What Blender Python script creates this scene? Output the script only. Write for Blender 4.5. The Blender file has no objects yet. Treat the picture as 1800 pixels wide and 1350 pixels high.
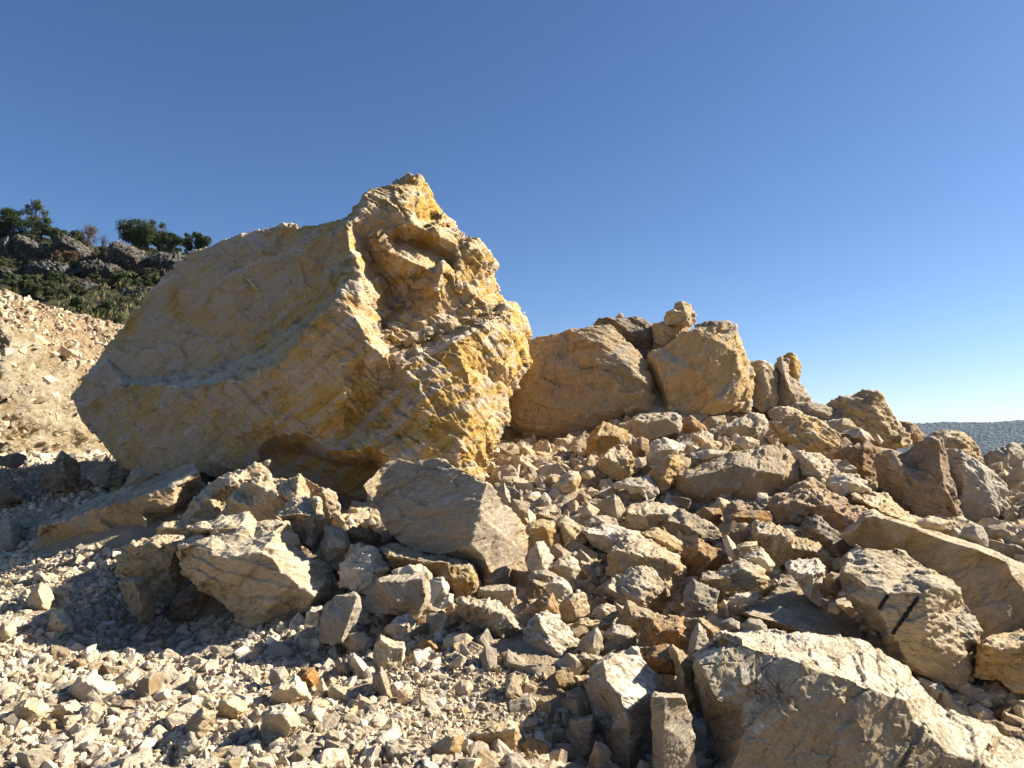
import bpy, bmesh, math, random
import numpy as np
from mathutils import Vector, noise as mnoise
from mathutils.geometry import delaunay_2d_cdt

SC = bpy.context.scene
COL = SC.collection
random.seed(7)
RNG = np.random.default_rng(11)

# ------------------------------------------------------------------ camera
F_PX = 1262.0                       # focal length in pixels of an 1800 x 1350 picture
PITCH = math.atan(95.0 / F_PX)
CAM = np.array([0.0, 0.0, 1.6])
cam_data = bpy.data.cameras.new('camera')
cam_data.sensor_fit = 'HORIZONTAL'
cam_data.sensor_width = 36.0
cam_data.lens = 36.0 * F_PX / 1800.0
cam_data.clip_start = 0.05
cam_data.clip_end = 20000
cam = bpy.data.objects.new('camera', cam_data)
COL.objects.link(cam)
cam.location = CAM
cam.rotation_euler = (math.pi / 2 + PITCH, 0, 0)
SC.camera = cam

# ------------------------------------------------------------------ sky, sun, exposure
SUN_EL = math.radians(31.5)
SUN_AZ = math.radians(76.0)         # to the right of straight ahead (+Y)
w = bpy.data.worlds.new('World')
SC.world = w
w.use_nodes = True
nt = w.node_tree
bg = nt.nodes['Background']
sky = nt.nodes.new('ShaderNodeTexSky')
sky.sky_type = 'NISHITA'
sky.sun_disc = False
sky.sun_elevation = SUN_EL
sky.sun_rotation = SUN_AZ
sky.air_density = 0.8
sky.dust_density = 0.35
sky.ozone_density = 4.5
sky.altitude = 100
hsv = nt.nodes.new('ShaderNodeHueSaturation')
hsv.inputs['Saturation'].default_value = 1.09
nt.links.new(sky.outputs[0], hsv.inputs['Color'])
wb = nt.nodes.new('ShaderNodeMix')          # white balance of the phone camera
wb.data_type = 'RGBA'
wb.blend_type = 'MULTIPLY'
wb.inputs[0].default_value = 1.0
wb.inputs[7].default_value = (1.0, .96, 1.0, 1)
nt.links.new(hsv.outputs[0], wb.inputs[6])
nt.links.new(wb.outputs[2], bg.inputs[0])
bg.inputs[1].default_value = 0.0555
sun_data = bpy.data.lights.new('sun', 'SUN')
sun_data.energy = 5.0
sun_data.angle = math.radians(0.55)
sun_data.color = (1.0, 0.925, 0.79)
sun = bpy.data.objects.new('sun', sun_data)
COL.objects.link(sun)
SUN_DIR = Vector((math.cos(SUN_EL) * math.sin(SUN_AZ), math.cos(SUN_EL) * math.cos(SUN_AZ), math.sin(SUN_EL)))
sun.rotation_euler = SUN_DIR.to_track_quat('Z', 'Y').to_euler()
sun.location = (20, 5, 20)
SC.view_settings.view_transform = 'Standard'
SC.view_settings.look = 'None'
SC.view_settings.exposure = 1.36
SC.view_settings.gamma = 1.0
SC.view_settings.use_curve_mapping = False

# ------------------------------------------------------------------ picture pixel + distance -> place in the world
CP, SP = math.cos(PITCH), math.sin(PITCH)

def ray(px, py):
    u = (np.asarray(px, float) - 900.0) / F_PX
    v = (675.0 - np.asarray(py, float)) / F_PX
    return np.stack([u, CP - v * SP, SP + v * CP], -1)

def at(px, py, y):
    d = ray(px, py)
    return CAM + d * (np.asarray(y, float) / d[..., 1])[..., None]

def to_px(P):
    q = np.asarray(P, float) - CAM
    fz = q[..., 1] * CP + q[..., 2] * SP
    uy = -q[..., 1] * SP + q[..., 2] * CP
    fz = np.maximum(fz, 1e-3)
    return np.stack([900 + F_PX * q[..., 0] / fz, 675 - F_PX * uy / fz], -1)

# ------------------------------------------------------------------ numpy noise
def _hash(ix, iy, iz, seed):
    h = (ix.astype(np.int64) * 374761393 + iy.astype(np.int64) * 668265263 + iz.astype(np.int64) * 2147483647 + seed * 974634577) & 0xFFFFFFFF
    h = ((h ^ (h >> 13)) * 1274126177) & 0xFFFFFFFF
    h = ((h ^ (h >> 16)) * 2246822519) & 0xFFFFFFFF
    return h ^ (h >> 15)

def _u(h, k):
    h = ((h + k * 2654435769) * 2246822519) & 0xFFFFFFFF
    h = (h ^ (h >> 15)) * 3266489917 & 0xFFFFFFFF
    return ((h ^ (h >> 14)) & 0xFFFFFF) / float(0xFFFFFF)

def perlin(p, seed=0):
    i = np.floor(p).astype(np.int64)
    f = p - i
    s = f * f * f * (f * (f * 6 - 15) + 10)
    out = 0
    for dx in (0, 1):
        for dy in (0, 1):
            for dz in (0, 1):
                h = _hash(i[:, 0] + dx, i[:, 1] + dy, i[:, 2] + dz, seed)
                a = _u(h, 1) * 2 - 1
                b = _u(h, 2) * 2 - 1
                c = _u(h, 3) * 2 - 1
                g = a * (f[:, 0] - dx) + b * (f[:, 1] - dy) + c * (f[:, 2] - dz)
                wx = s[:, 0] if dx else 1 - s[:, 0]
                wy = s[:, 1] if dy else 1 - s[:, 1]
                wz = s[:, 2] if dz else 1 - s[:, 2]
                out = out + g * wx * wy * wz
    return out

def fbm(p, octaves=4, gain=0.5, seed=0, ridged=False):
    a, o = 1.0, 0
    for k in range(octaves):
        n = perlin(p * (2.03 ** k) + 17.3 * k, seed + k)
        if ridged:
            n = 0.35 - np.abs(n)
        o = o + a * n
        a *= gain
    return o

def facet(p, seed=0, tilt=1.0):
    """Random tilted planes in Voronoi cells: the broken, chiselled faces of quarried stone."""
    p = p + np.stack([planar(p * 1.6 + 9, seed + 50), planar(p * 1.6 + 31, seed + 51), planar(p * 1.6 + 57, seed + 52)], 1) * .7
    i = np.floor(p).astype(np.int64)
    best = np.full(len(p), 1e9)
    val = np.zeros(len(p))
    for dx in (-1, 0, 1):
        for dy in (-1, 0, 1):
            for dz in (-1, 0, 1):
                h = _hash(i[:, 0] + dx, i[:, 1] + dy, i[:, 2] + dz, seed)
                q = np.stack([i[:, 0] + dx + _u(h, 1), i[:, 1] + dy + _u(h, 2), i[:, 2] + dz + _u(h, 3)], 1)
                e = p - q
                dd = (e * e).sum(1)
                v = .55 * (_u(h, 4) - 0.5) + tilt * ((_u(h, 5) - .5) * e[:, 0] + (_u(h, 6) - .5) * e[:, 1] + (_u(h, 7) - .5) * e[:, 2]) * 2
                m = dd < best
                best = np.where(m, dd, best)
                val = np.where(m, v, val)
    return val

def _rot3(seed):
    r = np.random.default_rng(seed)
    q, _ = np.linalg.qr(r.normal(size=(3, 3)))
    return q

def planar(p, seed=0):
    """Piecewise-linear noise on a tetrahedral lattice: flat broken planes meeting in crisp creases."""
    p = p @ _rot3(seed + 400)
    i = np.floor(p).astype(np.int64)
    f = p - i
    o = np.argsort(-f, axis=1)
    fs = np.take_along_axis(f, o, 1)
    c = i.copy()
    r = np.arange(len(p))
    v = [_u(_hash(c[:, 0], c[:, 1], c[:, 2], seed), 1)]
    for k in range(3):
        c[r, o[:, k]] += 1
        v.append(_u(_hash(c[:, 0], c[:, 1], c[:, 2], seed), 1))
    return v[0] * (1 - fs[:, 0]) + v[1] * (fs[:, 0] - fs[:, 1]) + v[2] * (fs[:, 1] - fs[:, 2]) + v[3] * fs[:, 2] - .5

# ------------------------------------------------------------------ mesh helpers
def mesh_from(name, V, F, mat=None, smooth=True, attr=None):
    me = bpy.data.meshes.new(name)
    V = np.asarray(V, np.float32)
    F = np.asarray(F, np.int32)
    me.vertices.add(len(V))
    me.vertices.foreach_set('co', V.ravel())
    k = F.shape[1]
    me.loops.add(F.size)
    me.loops.foreach_set('vertex_index', F.ravel())
    me.polygons.add(len(F))
    me.polygons.foreach_set('loop_start', np.arange(0, F.size, k, dtype=np.int32))
    me.polygons.foreach_set('loop_total', np.full(len(F), k, np.int32))
    me.polygons.foreach_set('use_smooth', np.full(len(F), smooth, bool))
    if attr is not None:
        a = me.attributes.new('tone', 'FLOAT', 'POINT')
        a.data.foreach_set('value', np.asarray(attr, np.float32))
    me.update(calc_edges=True)
    if mat:
        me.materials.append(mat)
    return me

def link(name, me, loc=(0, 0, 0), parent=None, label=None, cat=None, group=None, kind=None):
    o = bpy.data.objects.new(name, me)
    COL.objects.link(o)
    o.location = loc
    if parent:
        o.parent = parent
    if label: o['label'] = label
    if cat: o['category'] = cat
    if group: o['group'] = group
    if kind: o['kind'] = kind
    return o

def split_long(V, F, B, L):
    """One pass: split every edge longer than L (B: per-vertex 0 front .. 1 back, backs are kept coarser)."""
    E = np.sort(np.concatenate([F[:, [0, 1]], F[:, [1, 2]], F[:, [2, 0]]]), 1)
    U, inv = np.unique(E, axis=0, return_inverse=True)
    inv = inv.ravel()
    ln = np.linalg.norm(V[U[:, 0]] - V[U[:, 1]], axis=1)
    lim = L * (1 + 3.0 * (B[U[:, 0]] + B[U[:, 1]]) / 2)
    cut = ln > lim
    if not cut.any():
        return V, F, B, False
    nid = np.full(len(U), -1)
    nid[cut] = len(V) + np.arange(cut.sum())
    V2 = np.concatenate([V, (V[U[cut, 0]] + V[U[cut, 1]]) / 2])
    B2 = np.concatenate([B, (B[U[cut, 0]] + B[U[cut, 1]]) / 2])
    n = len(F)
    m = np.stack([nid[inv[:n]], nid[inv[n:2 * n]], nid[inv[2 * n:]]], 1)
    ll = np.stack([ln[inv[:n]], ln[inv[n:2 * n]], ln[inv[2 * n:]]], 1)
    out = []
    c = (m >= 0).sum(1)
    out.append(F[c == 0])
    k = c == 3
    a, b, d = F[k].T
    x, y, z = m[k].T
    out += [np.stack(t, 1) for t in ((a, x, z), (x, b, y), (z, y, d), (x, y, z))]
    for r in range(3):
        e0, e1, e2 = r, (r + 1) % 3, (r + 2) % 3
        k = (c == 1) & (m[:, e0] >= 0)
        a, b, d = F[k][:, e0], F[k][:, e1], F[k][:, e2]
        x = m[k][:, e0]
        out += [np.stack(t, 1) for t in ((a, x, d), (x, b, d))]
        k = (c == 2) & (m[:, e0] < 0)      # edges e1 (b-d) and e2 (d-a) are cut
        a, b, d = F[k][:, e0], F[k][:, e1], F[k][:, e2]
        y, z = m[k][:, e1], m[k][:, e2]
        out += [np.stack((z, y, d), 1), np.stack((a, b, y), 1), np.stack((a, y, z), 1)]
    return V2, np.concatenate(out), B2, True

def edges_of(F):
    return np.unique(np.sort(np.concatenate([F[:, [0, 1]], F[:, [1, 2]], F[:, [2, 0]]]), 1), axis=0)

def relax(V, F, n, k=0.5):
    E = edges_of(F)
    cnt = np.bincount(E.ravel(), minlength=len(V)).astype(float)
    for _ in range(n):
        s = np.zeros_like(V)
        for c in range(3):
            s[:, c] = np.bincount(E[:, 0], V[E[:, 1], c], len(V)) + np.bincount(E[:, 1], V[E[:, 0], c], len(V))
        V = V + k * (s / np.maximum(cnt, 1)[:, None] - V)
    return V

def normals(V, F):
    n = np.cross(V[F[:, 1]] - V[F[:, 0]], V[F[:, 2]] - V[F[:, 0]])
    o = np.zeros_like(V)
    for c in range(3):
        for k in range(3):
            o[:, c] += np.bincount(F[:, k], n[:, c], len(V))
    return o / np.maximum(np.linalg.norm(o, axis=1), 1e-12)[:, None]

def outward(V, F):
    """Consistent outward winding by bmesh."""
    bm = bmesh.new()
    vs = [bm.verts.new(v) for v in V]
    for f in F:
        try: bm.faces.new([vs[i] for i in f])
        except ValueError: pass
    bmesh.ops.recalc_face_normals(bm, faces=bm.faces[:])
    bm.verts.index_update()
    out = np.array([[v.index for v in f.verts] for f in bm.faces])
    if bm.calc_volume(signed=True) < 0:
        out = out[:, ::-1]
    bm.free()
    return out
# ------------------------------------------------------------------ materials
def nodes_of(name):
    m = bpy.data.materials.new(name)
    m.use_nodes = True
    t = m.node_tree
    for n in list(t.nodes):
        t.nodes.remove(n)
    out = t.nodes.new('ShaderNodeOutputMaterial')
    b = t.nodes.new('ShaderNodeBsdfPrincipled')
    t.links.new(b.outputs[0], out.inputs[0])
    return m, t, b

def N(t, typ, **kw):
    n = t.nodes.new(typ)
    for k, v in kw.items():
        if k.startswith('i_'):
            n.inputs[int(k[2:])].default_value = v
        else:
            setattr(n, k, v)
    return n

def noise_tex(t, vec, scale, detail=6, rough=.55, dist=0.0):
    n = t.nodes.new('ShaderNodeTexNoise')
    n.inputs['Scale'].default_value = scale
    n.inputs['Detail'].default_value = detail
    n.inputs['Roughness'].default_value = rough
    n.inputs['Distortion'].default_value = dist
    t.links.new(vec, n.inputs['Vector'])
    return n.outputs[0]

def ramp(t, fac, lo, hi):
    n = t.nodes.new('ShaderNodeMapRange')
    n.interpolation_type = 'SMOOTHSTEP'
    n.inputs[1].default_value = lo
    n.inputs[2].default_value = hi
    t.links.new(fac, n.inputs[0])
    return n.outputs[0]

def math_n(t, op, a, b):
    n = t.nodes.new('ShaderNodeMath')
    n.operation = op
    for i, v in enumerate((a, b)):
        if hasattr(v, 'links'): t.links.new(v, n.inputs[i])
        else: n.inputs[i].default_value = v
    return n.outputs[0]

def mix_c(t, fac, a, b, mode='MIX'):
    n = t.nodes.new('ShaderNodeMix')
    n.data_type = 'RGBA'
    n.blend_type = mode
    for s, v in ((n.inputs[0], fac), (n.inputs[6], a), (n.inputs[7], b)):
        if hasattr(v, 'links'): t.links.new(v, s)
        elif isinstance(v, (int, float)): s.default_value = v
        else: s.default_value = (*v, 1)
    return n.outputs[2]

def rock_material(name, base, ochre, grey, k_ochre=.5, k_grey=.4, k_white=.25, k_dark=.2, edge=.5, scale=1.0, bump=.6, streak=(1, 1, 3.2), rot=(.5, .35, .2), dust=.25, tone=.35, crack_k=.55, sat=.68, val=1.2, turn=3.0, contrast=.78, dustc=(.64, .585, .49), gold=None, warm=(1.06, 1.0, .88)):
    m, t, b = nodes_of(name)
    tc = N(t, 'ShaderNodeTexCoord')
    oi = N(t, 'ShaderNodeObjectInfo')
    at_ = N(t, 'ShaderNodeAttribute', attribute_name='tone')
    rnd = math_n(t, 'FRACT', math_n(t, 'ADD', oi.outputs['Random'], at_.outputs['Fac']), 0)
    off = N(t, 'ShaderNodeVectorMath', operation='SCALE')
    off.inputs[0].default_value = (37.1, 19.7, 53.3)
    t.links.new(rnd, off.inputs[3])
    add = N(t, 'ShaderNodeVectorMath', operation='ADD')
    t.links.new(tc.outputs['Object'], add.inputs[0])
    t.links.new(off.outputs[0], add.inputs[1])
    vec = add.outputs[0]
    vr = N(t, 'ShaderNodeVectorRotate', rotation_type='AXIS_ANGLE')
    vr.inputs['Axis'].default_value = (.25, .93, .25)
    t.links.new(vec, vr.inputs['Vector'])
    t.links.new(math_n(t, 'MULTIPLY', math_n(t, 'SUBTRACT', rnd, .5), turn), vr.inputs['Angle'])
    mp = N(t, 'ShaderNodeMapping', vector_type='TEXTURE')
    mp.inputs['Rotation'].default_value = rot
    mp.inputs['Scale'].default_value = tuple(1 / x for x in streak)
    t.links.new(vr.outputs[0], mp.inputs[0])
    sv = mp.outputs[0]
    n_big = noise_tex(t, vec, 1.1 * scale, 5, .6, .6)
    n_str = noise_tex(t, sv, 1.5 * scale, 9, .62, .8)
    n_mid = noise_tex(t, vec, 5.5 * scale, 8, .65, .3)
    n_fin = noise_tex(t, vec, 38 * scale, 8, .7)
    n_grn = noise_tex(t, sv, 16 * scale, 8, .7, .4)
    if gold:                                   # iron-rich zone on one side of the block
        sg = N(t, 'ShaderNodeSeparateXYZ')
        t.links.new(tc.outputs['Object'], sg.inputs[0])
        n_big = math_n(t, 'ADD', n_big, math_n(t, 'MULTIPLY', math_n(t, 'SUBTRACT', ramp(t, sg.outputs[0], gold[0], gold[1]), .5), gold[2]))
    c = mix_c(t, math_n(t, 'MULTIPLY', ramp(t, math_n(t, 'ADD', math_n(t, 'MULTIPLY', n_big, .6), math_n(t, 'MULTIPLY', n_mid, .4)), .60 - .28 * k_ochre, .70 - .2 * k_ochre), .9), base, ochre)
    c = mix_c(t, math_n(t, 'MULTIPLY', ramp(t, n_str, .66 - .3 * k_grey, .72 - .22 * k_grey), .85), c, grey)
    # pale calcite crust and veins
    wv = ramp(t, math_n(t, 'ADD', math_n(t, 'MULTIPLY', n_grn, .5), math_n(t, 'MULTIPLY', n_str, .5)), .70 - .18 * k_white, .76 - .14 * k_white)
    c = mix_c(t, math_n(t, 'MULTIPLY', wv, .75), c, (.58, .53, .45))
    # thin calcite veins and dark seams
    vn = math_n(t, 'SUBTRACT', 1.0, ramp(t, math_n(t, 'ABSOLUTE', math_n(t, 'SUBTRACT', n_str, .47), 0), .0, .012))
    c = mix_c(t, math_n(t, 'MULTIPLY', math_n(t, 'MULTIPLY', vn, ramp(t, n_mid, .48, .6)), .7), c, (.62, .57, .48))
    sm = math_n(t, 'SUBTRACT', 1.0, ramp(t, math_n(t, 'ABSOLUTE', math_n(t, 'SUBTRACT', n_grn, .5), 0), .0, .02))
    c = mix_c(t, math_n(t, 'MULTIPLY', math_n(t, 'MULTIPLY', sm, ramp(t, n_big, .42, .6)), .35), c, tuple(x * .4 for x in grey))
    # iron stains
    dk = ramp(t, math_n(t, 'SUBTRACT', 1.0, n_mid), .66 - .22 * k_dark, .78 - .2 * k_dark)
    c = mix_c(t, math_n(t, 'MULTIPLY', dk, .6), c, tuple(x * .42 for x in ochre))
    # cracks
    vo = N(t, 'ShaderNodeTexVoronoi', feature='DISTANCE_TO_EDGE')
    vo.inputs['Scale'].default_value = 1.9 * scale
    ds = N(t, 'ShaderNodeVectorMath', operation='SCALE')
    ncol = t.nodes.new('ShaderNodeTexNoise')
    ncol.inputs['Scale'].default_value = 4 * scale
    ncol.inputs['Detail'].default_value = 6
    t.links.new(sv, ncol.inputs['Vector'])
    t.links.new(ncol.outputs[1], ds.inputs[0])
    ds.inputs[3].default_value = .55
    ad2 = N(t, 'ShaderNodeVectorMath', operation='ADD')
    t.links.new(sv, ad2.inputs[0]); t.links.new(ds.outputs[0], ad2.inputs[1])
    t.links.new(ad2.outputs[0], vo.inputs['Vector'])
    crack = math_n(t, 'MULTIPLY', math_n(t, 'SUBTRACT', 1.0, ramp(t, vo.outputs['Distance'], .0, .02)), ramp(t, n_big, .45, .6))
    c = mix_c(t, math_n(t, 'MULTIPLY', crack, crack_k), c, tuple(x * .3 for x in base))
    # fresh, crushed edges
    ge = N(t, 'ShaderNodeNewGeometry')
    pe = ramp(t, math_n(t, 'ADD', ge.outputs['Pointiness'], math_n(t, 'MULTIPLY', math_n(t, 'SUBTRACT', n_fin, .5), .06)), .515, .60)
    c = mix_c(t, math_n(t, 'MULTIPLY', pe, edge), c, (.62, .57, .49))
    # dust that has settled on ledges
    sx = N(t, 'ShaderNodeSeparateXYZ')
    t.links.new(ge.outputs['Normal'], sx.inputs[0])
    du = math_n(t, 'MULTIPLY', ramp(t, sx.outputs[2], .3, .85), ramp(t, n_mid, .3, .55))
    c = mix_c(t, math_n(t, 'MULTIPLY', du, dust), c, dustc)
    # fine speckle, tone of each stone
    sp = math_n(t, 'ADD', .50 * val, math_n(t, 'MULTIPLY', n_fin, .62 * val))
    tn = math_n(t, 'ADD', 1 - tone / 2, math_n(t, 'MULTIPLY', rnd, tone))
    hs = N(t, 'ShaderNodeHueSaturation')
    sp = math_n(t, 'MULTIPLY', sp, math_n(t, 'ADD', 1.01 - contrast / 2, math_n(t, 'MULTIPLY', n_str, contrast)))
    t.links.new(math_n(t, 'MULTIPLY', sp, tn), hs.inputs['Value'])
    t.links.new(math_n(t, 'ADD', sat, math_n(t, 'MULTIPLY', math_n(t, 'FRACT', math_n(t, 'MULTIPLY', rnd, 7.31), 0), .62)), hs.inputs['Saturation'])
    t.links.new(c, hs.inputs['Color'])
    t.links.new(mix_c(t, 1.0, hs.outputs[0], warm, 'MULTIPLY'), b.inputs['Base Color'])
    b.inputs['Roughness'].default_value = .92
    b.inputs['Specular IOR Level'].default_value = .2
    bh = math_n(t, 'ADD', math_n(t, 'MULTIPLY', n_fin, .012 / scale), math_n(t, 'ADD', math_n(t, 'MULTIPLY', n_grn, .035 / scale), math_n(t, 'MULTIPLY', n_mid, .05 / scale)))
    bh = math_n(t, 'SUBTRACT', bh, math_n(t, 'MULTIPLY', crack, .02))
    bp = N(t, 'ShaderNodeBump')
    bp.inputs['Strength'].default_value = bump
    bp.inputs['Distance'].default_value = 1.0
    t.links.new(bh, bp.inputs['Height'])
    t.links.new(bp.outputs[0], b.inputs['Normal'])
    return m

OCH = (.43, .315, .175); TAN = (.43, .335, .225); BRN = (.30, .20, .12)
MAT = {
    'big': rock_material('huge_boulder_stone', (.50, .40, .30), (.54, .375, .16), (.37, .33, .30), .66, .62, .62, .3, .8, .85, bump=1.0, streak=(1, 1, 4.2), rot=(-.15, -.6, 0), dust=.6, crack_k=.35, turn=0, val=1.42, gold=(-2.4, 2.0, .17), sat=.86, contrast=1.7),
    'o': rock_material('ochre_stone', (.42, .305, .175), OCH, (.30, .275, .235), .62, .45, .42, .25, .55, .8, sat=.76, val=1.35, bump=1.0, dust=.4, crack_k=.35),
    't': rock_material('tan_stone', TAN, (.42, .295, .145), (.35, .315, .265), .42, .48, .42, .18, .5, 1.5, bump=.9, dust=.45, crack_k=.4),
    'g': rock_material('grey_stone', (.40, .335, .255), (.44, .32, .175), (.30, .265, .225), .38, .5, .35, .12, .5, 1.2, streak=(1, 1, 5), bump=.9, dust=.4, crack_k=.3),
    'gb': rock_material('banded_grey_stone', (.34, .295, .245), (.46, .37, .245), (.245, .225, .205), .4, .5, .4, .12, .55, 1.1, streak=(1, 1, 6), rot=(-.1, -.4, 0), bump=.9, dust=.5, crack_k=.25, turn=0),
    'w': rock_material('cream_stone', (.57, .485, .37), (.50, .38, .22), (.48, .43, .36), .38, .35, .4, .12, .3, 2.2, bump=.8, crack_k=.3),
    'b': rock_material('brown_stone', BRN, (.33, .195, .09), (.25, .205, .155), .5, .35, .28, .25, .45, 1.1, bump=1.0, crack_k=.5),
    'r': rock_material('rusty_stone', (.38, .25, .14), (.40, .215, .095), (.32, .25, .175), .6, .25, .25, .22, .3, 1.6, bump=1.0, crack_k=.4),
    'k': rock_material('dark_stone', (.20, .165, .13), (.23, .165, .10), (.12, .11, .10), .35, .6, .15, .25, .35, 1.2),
    'y': rock_material('yellow_stone', (.47, .37, .235), (.46, .33, .17), (.39, .34, .27), .5, .35, .4, .18, .5, 1.5, bump=.9, dust=.5, crack_k=.4),
    'f': rock_material('foreground_slab_stone', (.46, .375, .265), (.44, .32, .175), (.38, .33, .27), .4, .4, .5, .25, .55, 1.3, bump=1.1, dust=1.0, crack_k=.4, dustc=(.80, .74, .63)),
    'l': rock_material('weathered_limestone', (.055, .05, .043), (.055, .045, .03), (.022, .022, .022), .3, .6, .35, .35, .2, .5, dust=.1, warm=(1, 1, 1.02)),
    'sp': rock_material('pale_gravel_stone', (.62, .54, .43), (.50, .385, .235), (.52, .47, .40), .45, .3, .35, .05, .15, 3, bump=.9, tone=.55, dust=.1, sat=.66, val=1.1, warm=(1.06, 1.0, .9)),
    'st': rock_material('tan_gravel_stone', (.43, .335, .215), (.42, .285, .135), (.37, .32, .255), .5, .3, .35, .1, .2, 3, bump=.9, tone=.6, dust=.2, sat=.5, val=1.15),
}

def soil_material(name, a, bcol, c3):
    m, t, b = nodes_of(name)
    tc = N(t, 'ShaderNodeTexCoord')
    v = tc.outputs['Object']
    n1 = noise_tex(t, v, .7, 5, .6)
    n2 = noise_tex(t, v, 7, 8, .65)
    n3 = noise_tex(t, v, 60, 8, .7)
    c = mix_c(t, ramp(t, n1, .4, .6), a, bcol)
    c = mix_c(t, math_n(t, 'MULTIPLY', ramp(t, n2, .52, .68), .8), c, c3)
    vo = N(t, 'ShaderNodeTexVoronoi')
    vo.inputs['Scale'].default_value = 45
    t.links.new(v, vo.inputs['Vector'])
    hs = N(t, 'ShaderNodeHueSaturation')
    t.links.new(math_n(t, 'ADD', .5, math_n(t, 'MULTIPLY', n3, .66)), hs.inputs['Value'])
    t.links.new(c, hs.inputs['Color'])
    t.links.new(hs.outputs[0], b.inputs['Base Color'])
    b.inputs['Roughness'].default_value = .95
    b.inputs['Specular IOR Level'].default_value = .15
    bp = N(t, 'ShaderNodeBump')
    bp.inputs['Strength'].default_value = .8
    bh = math_n(t, 'ADD', math_n(t, 'MULTIPLY', n3, .02), math_n(t, 'ADD', math_n(t, 'MULTIPLY', n2, .06), math_n(t, 'MULTIPLY', math_n(t, 'SUBTRACT', 1, vo.outputs['Distance']), .012)))
    t.links.new(bh, bp.inputs['Height'])
    bp.inputs['Distance'].default_value = 1
    t.links.new(bp.outputs[0], b.inputs['Normal'])
    return m

def plain_material(name, col, var=.3, scale=3, rough=.8, trans=0.0):
    m, t, b = nodes_of(name)
    tc = N(t, 'ShaderNodeTexCoord')
    at_ = N(t, 'ShaderNodeAttribute', attribute_name='tone')
    n1 = noise_tex(t, tc.outputs['Object'], scale, 4, .6)
    hs = N(t, 'ShaderNodeHueSaturation')
    hs.inputs['Color'].default_value = (*col, 1)
    t.links.new(math_n(t, 'ADD', 1 - var, math_n(t, 'ADD', math_n(t, 'MULTIPLY', n1, var), math_n(t, 'MULTIPLY', at_.outputs['Fac'], var))), hs.inputs['Value'])
    t.links.new(math_n(t, 'ADD', .485, math_n(t, 'MULTIPLY', at_.outputs['Fac'], .03)), hs.inputs['Hue'])
    t.links.new(hs.outputs[0], b.inputs['Base Color'])
    b.inputs['Roughness'].default_value = rough
    b.inputs['Specular IOR Level'].default_value = .25
    if trans:
        out = [n for n in t.nodes if n.type == 'OUTPUT_MATERIAL'][0]
        tr = N(t, 'ShaderNodeBsdfTranslucent')
        t.links.new(hs.outputs[0], tr.inputs[0])
        mx = N(t, 'ShaderNodeMixShader')
        mx.inputs[0].default_value = trans
        t.links.new(b.outputs[0], mx.inputs[1]); t.links.new(tr.outputs[0], mx.inputs[2])
        t.links.new(mx.outputs[0], out.inputs[0])
    return m

SOIL = soil_material('quarry_soil', (.45, .355, .235), (.39, .285, .17), (.52, .43, .31))
LEAF = {
    'dark': plain_material('dark_leaf', (.035, .055, .02), .6, 1.5, .6, .25),
    'green': plain_material('green_leaf', (.055, .078, .026), .6, 1.5, .6, .3),
    'olive': plain_material('olive_leaf', (.08, .085, .038), .6, 1.5, .6, .3),
    'dry': plain_material('dry_twig_leaf', (.17, .115, .075), .5, 1.5, .8, .2),
    'straw': plain_material('straw_blade', (.15, .135, .06), .5, 1.5, .8, .3),
}
BARK = plain_material('bark', (.12, .095, .07), .5, 8, .9)
FOREST = plain_material('far_forest_leaf', (.012, .025, .018), .7, .02, .8)
BLACK = plain_material('black_paint', (.012, .012, .012), .5, 20, .7)
# ------------------------------------------------------------------ traced outlines (in pixels of enlarged views) are only collected here; they are built once the ground is known
CROPS = {'Z': (0, 0, 1.0), 'A': (0, 250, 2.8125), 'B': (500, 280, 3.6), 'C': (100, 500, 3.6), 'D': (500, 550, 3.6), 'E': (860, 480, 3.6), 'F': (1300, 560, 3.6),
         'G': (0, 720, 3.6), 'H': (180, 800, 3.6), 'I': (600, 780, 3.6), 'J': (1000, 700, 3.6), 'K': (1300, 800, 3.6), 'L': (0, 975, 3.6), 'M': (450, 975, 3.6),
         'N': (900, 975, 3.6), 'O': (1300, 975, 3.6)}

def parse(s):
    return [tuple(float(x) for x in p.split(',')) for p in s.split()]

SPECS, CALLS = [], []

def rock(crop, kind, label, sil, chains='', name=None, cat=None, group=None, **kw):
    SPECS.append((crop, kw, sil))
    CALLS.append((crop, kind, label, sil, chains, name, cat, group, kw))

# ------------------------------------------------------------------ the huge boulder
BIG_SIL = """690,322,13.2 737,312,13.6 757,350,14.0 775,380,14.2 790,395,14.2 820,420,14.0 838,422,13.4 862,440,13.9 872,475,14.0 874,515,14.0 880,530,13.9
905,535,13.8 925,560,13.9 932,600,13.9 934,635,13.8 922,655,13.5 905,685,13.2 893,705,12.7 895,740,12.6 885,770,12.4 868,795,12.2 860,820,11.9 853,848,11.6
790,868,11.8 700,884,12 640,905,12.3 580,905,12.3 500,885,12.2 440,856,12.2 380,842,12.2 340,828,12.3 290,834,12.5 240,829,12.8 210,824,13 190,795,13.2
165,760,13.4 145,740,13.5 135,715,13.6 126,697,13.7 150,660,13.7 180,625,13.7 210,580,13.7 250,525,13.7 290,480,13.6 340,440,13.5 375,430,13.5 420,415,13.5
470,403,13.4 510,395,13.4 560,393,13.2 600,385,13 615,374,13 640,340,13 655,327,13.1"""
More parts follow.
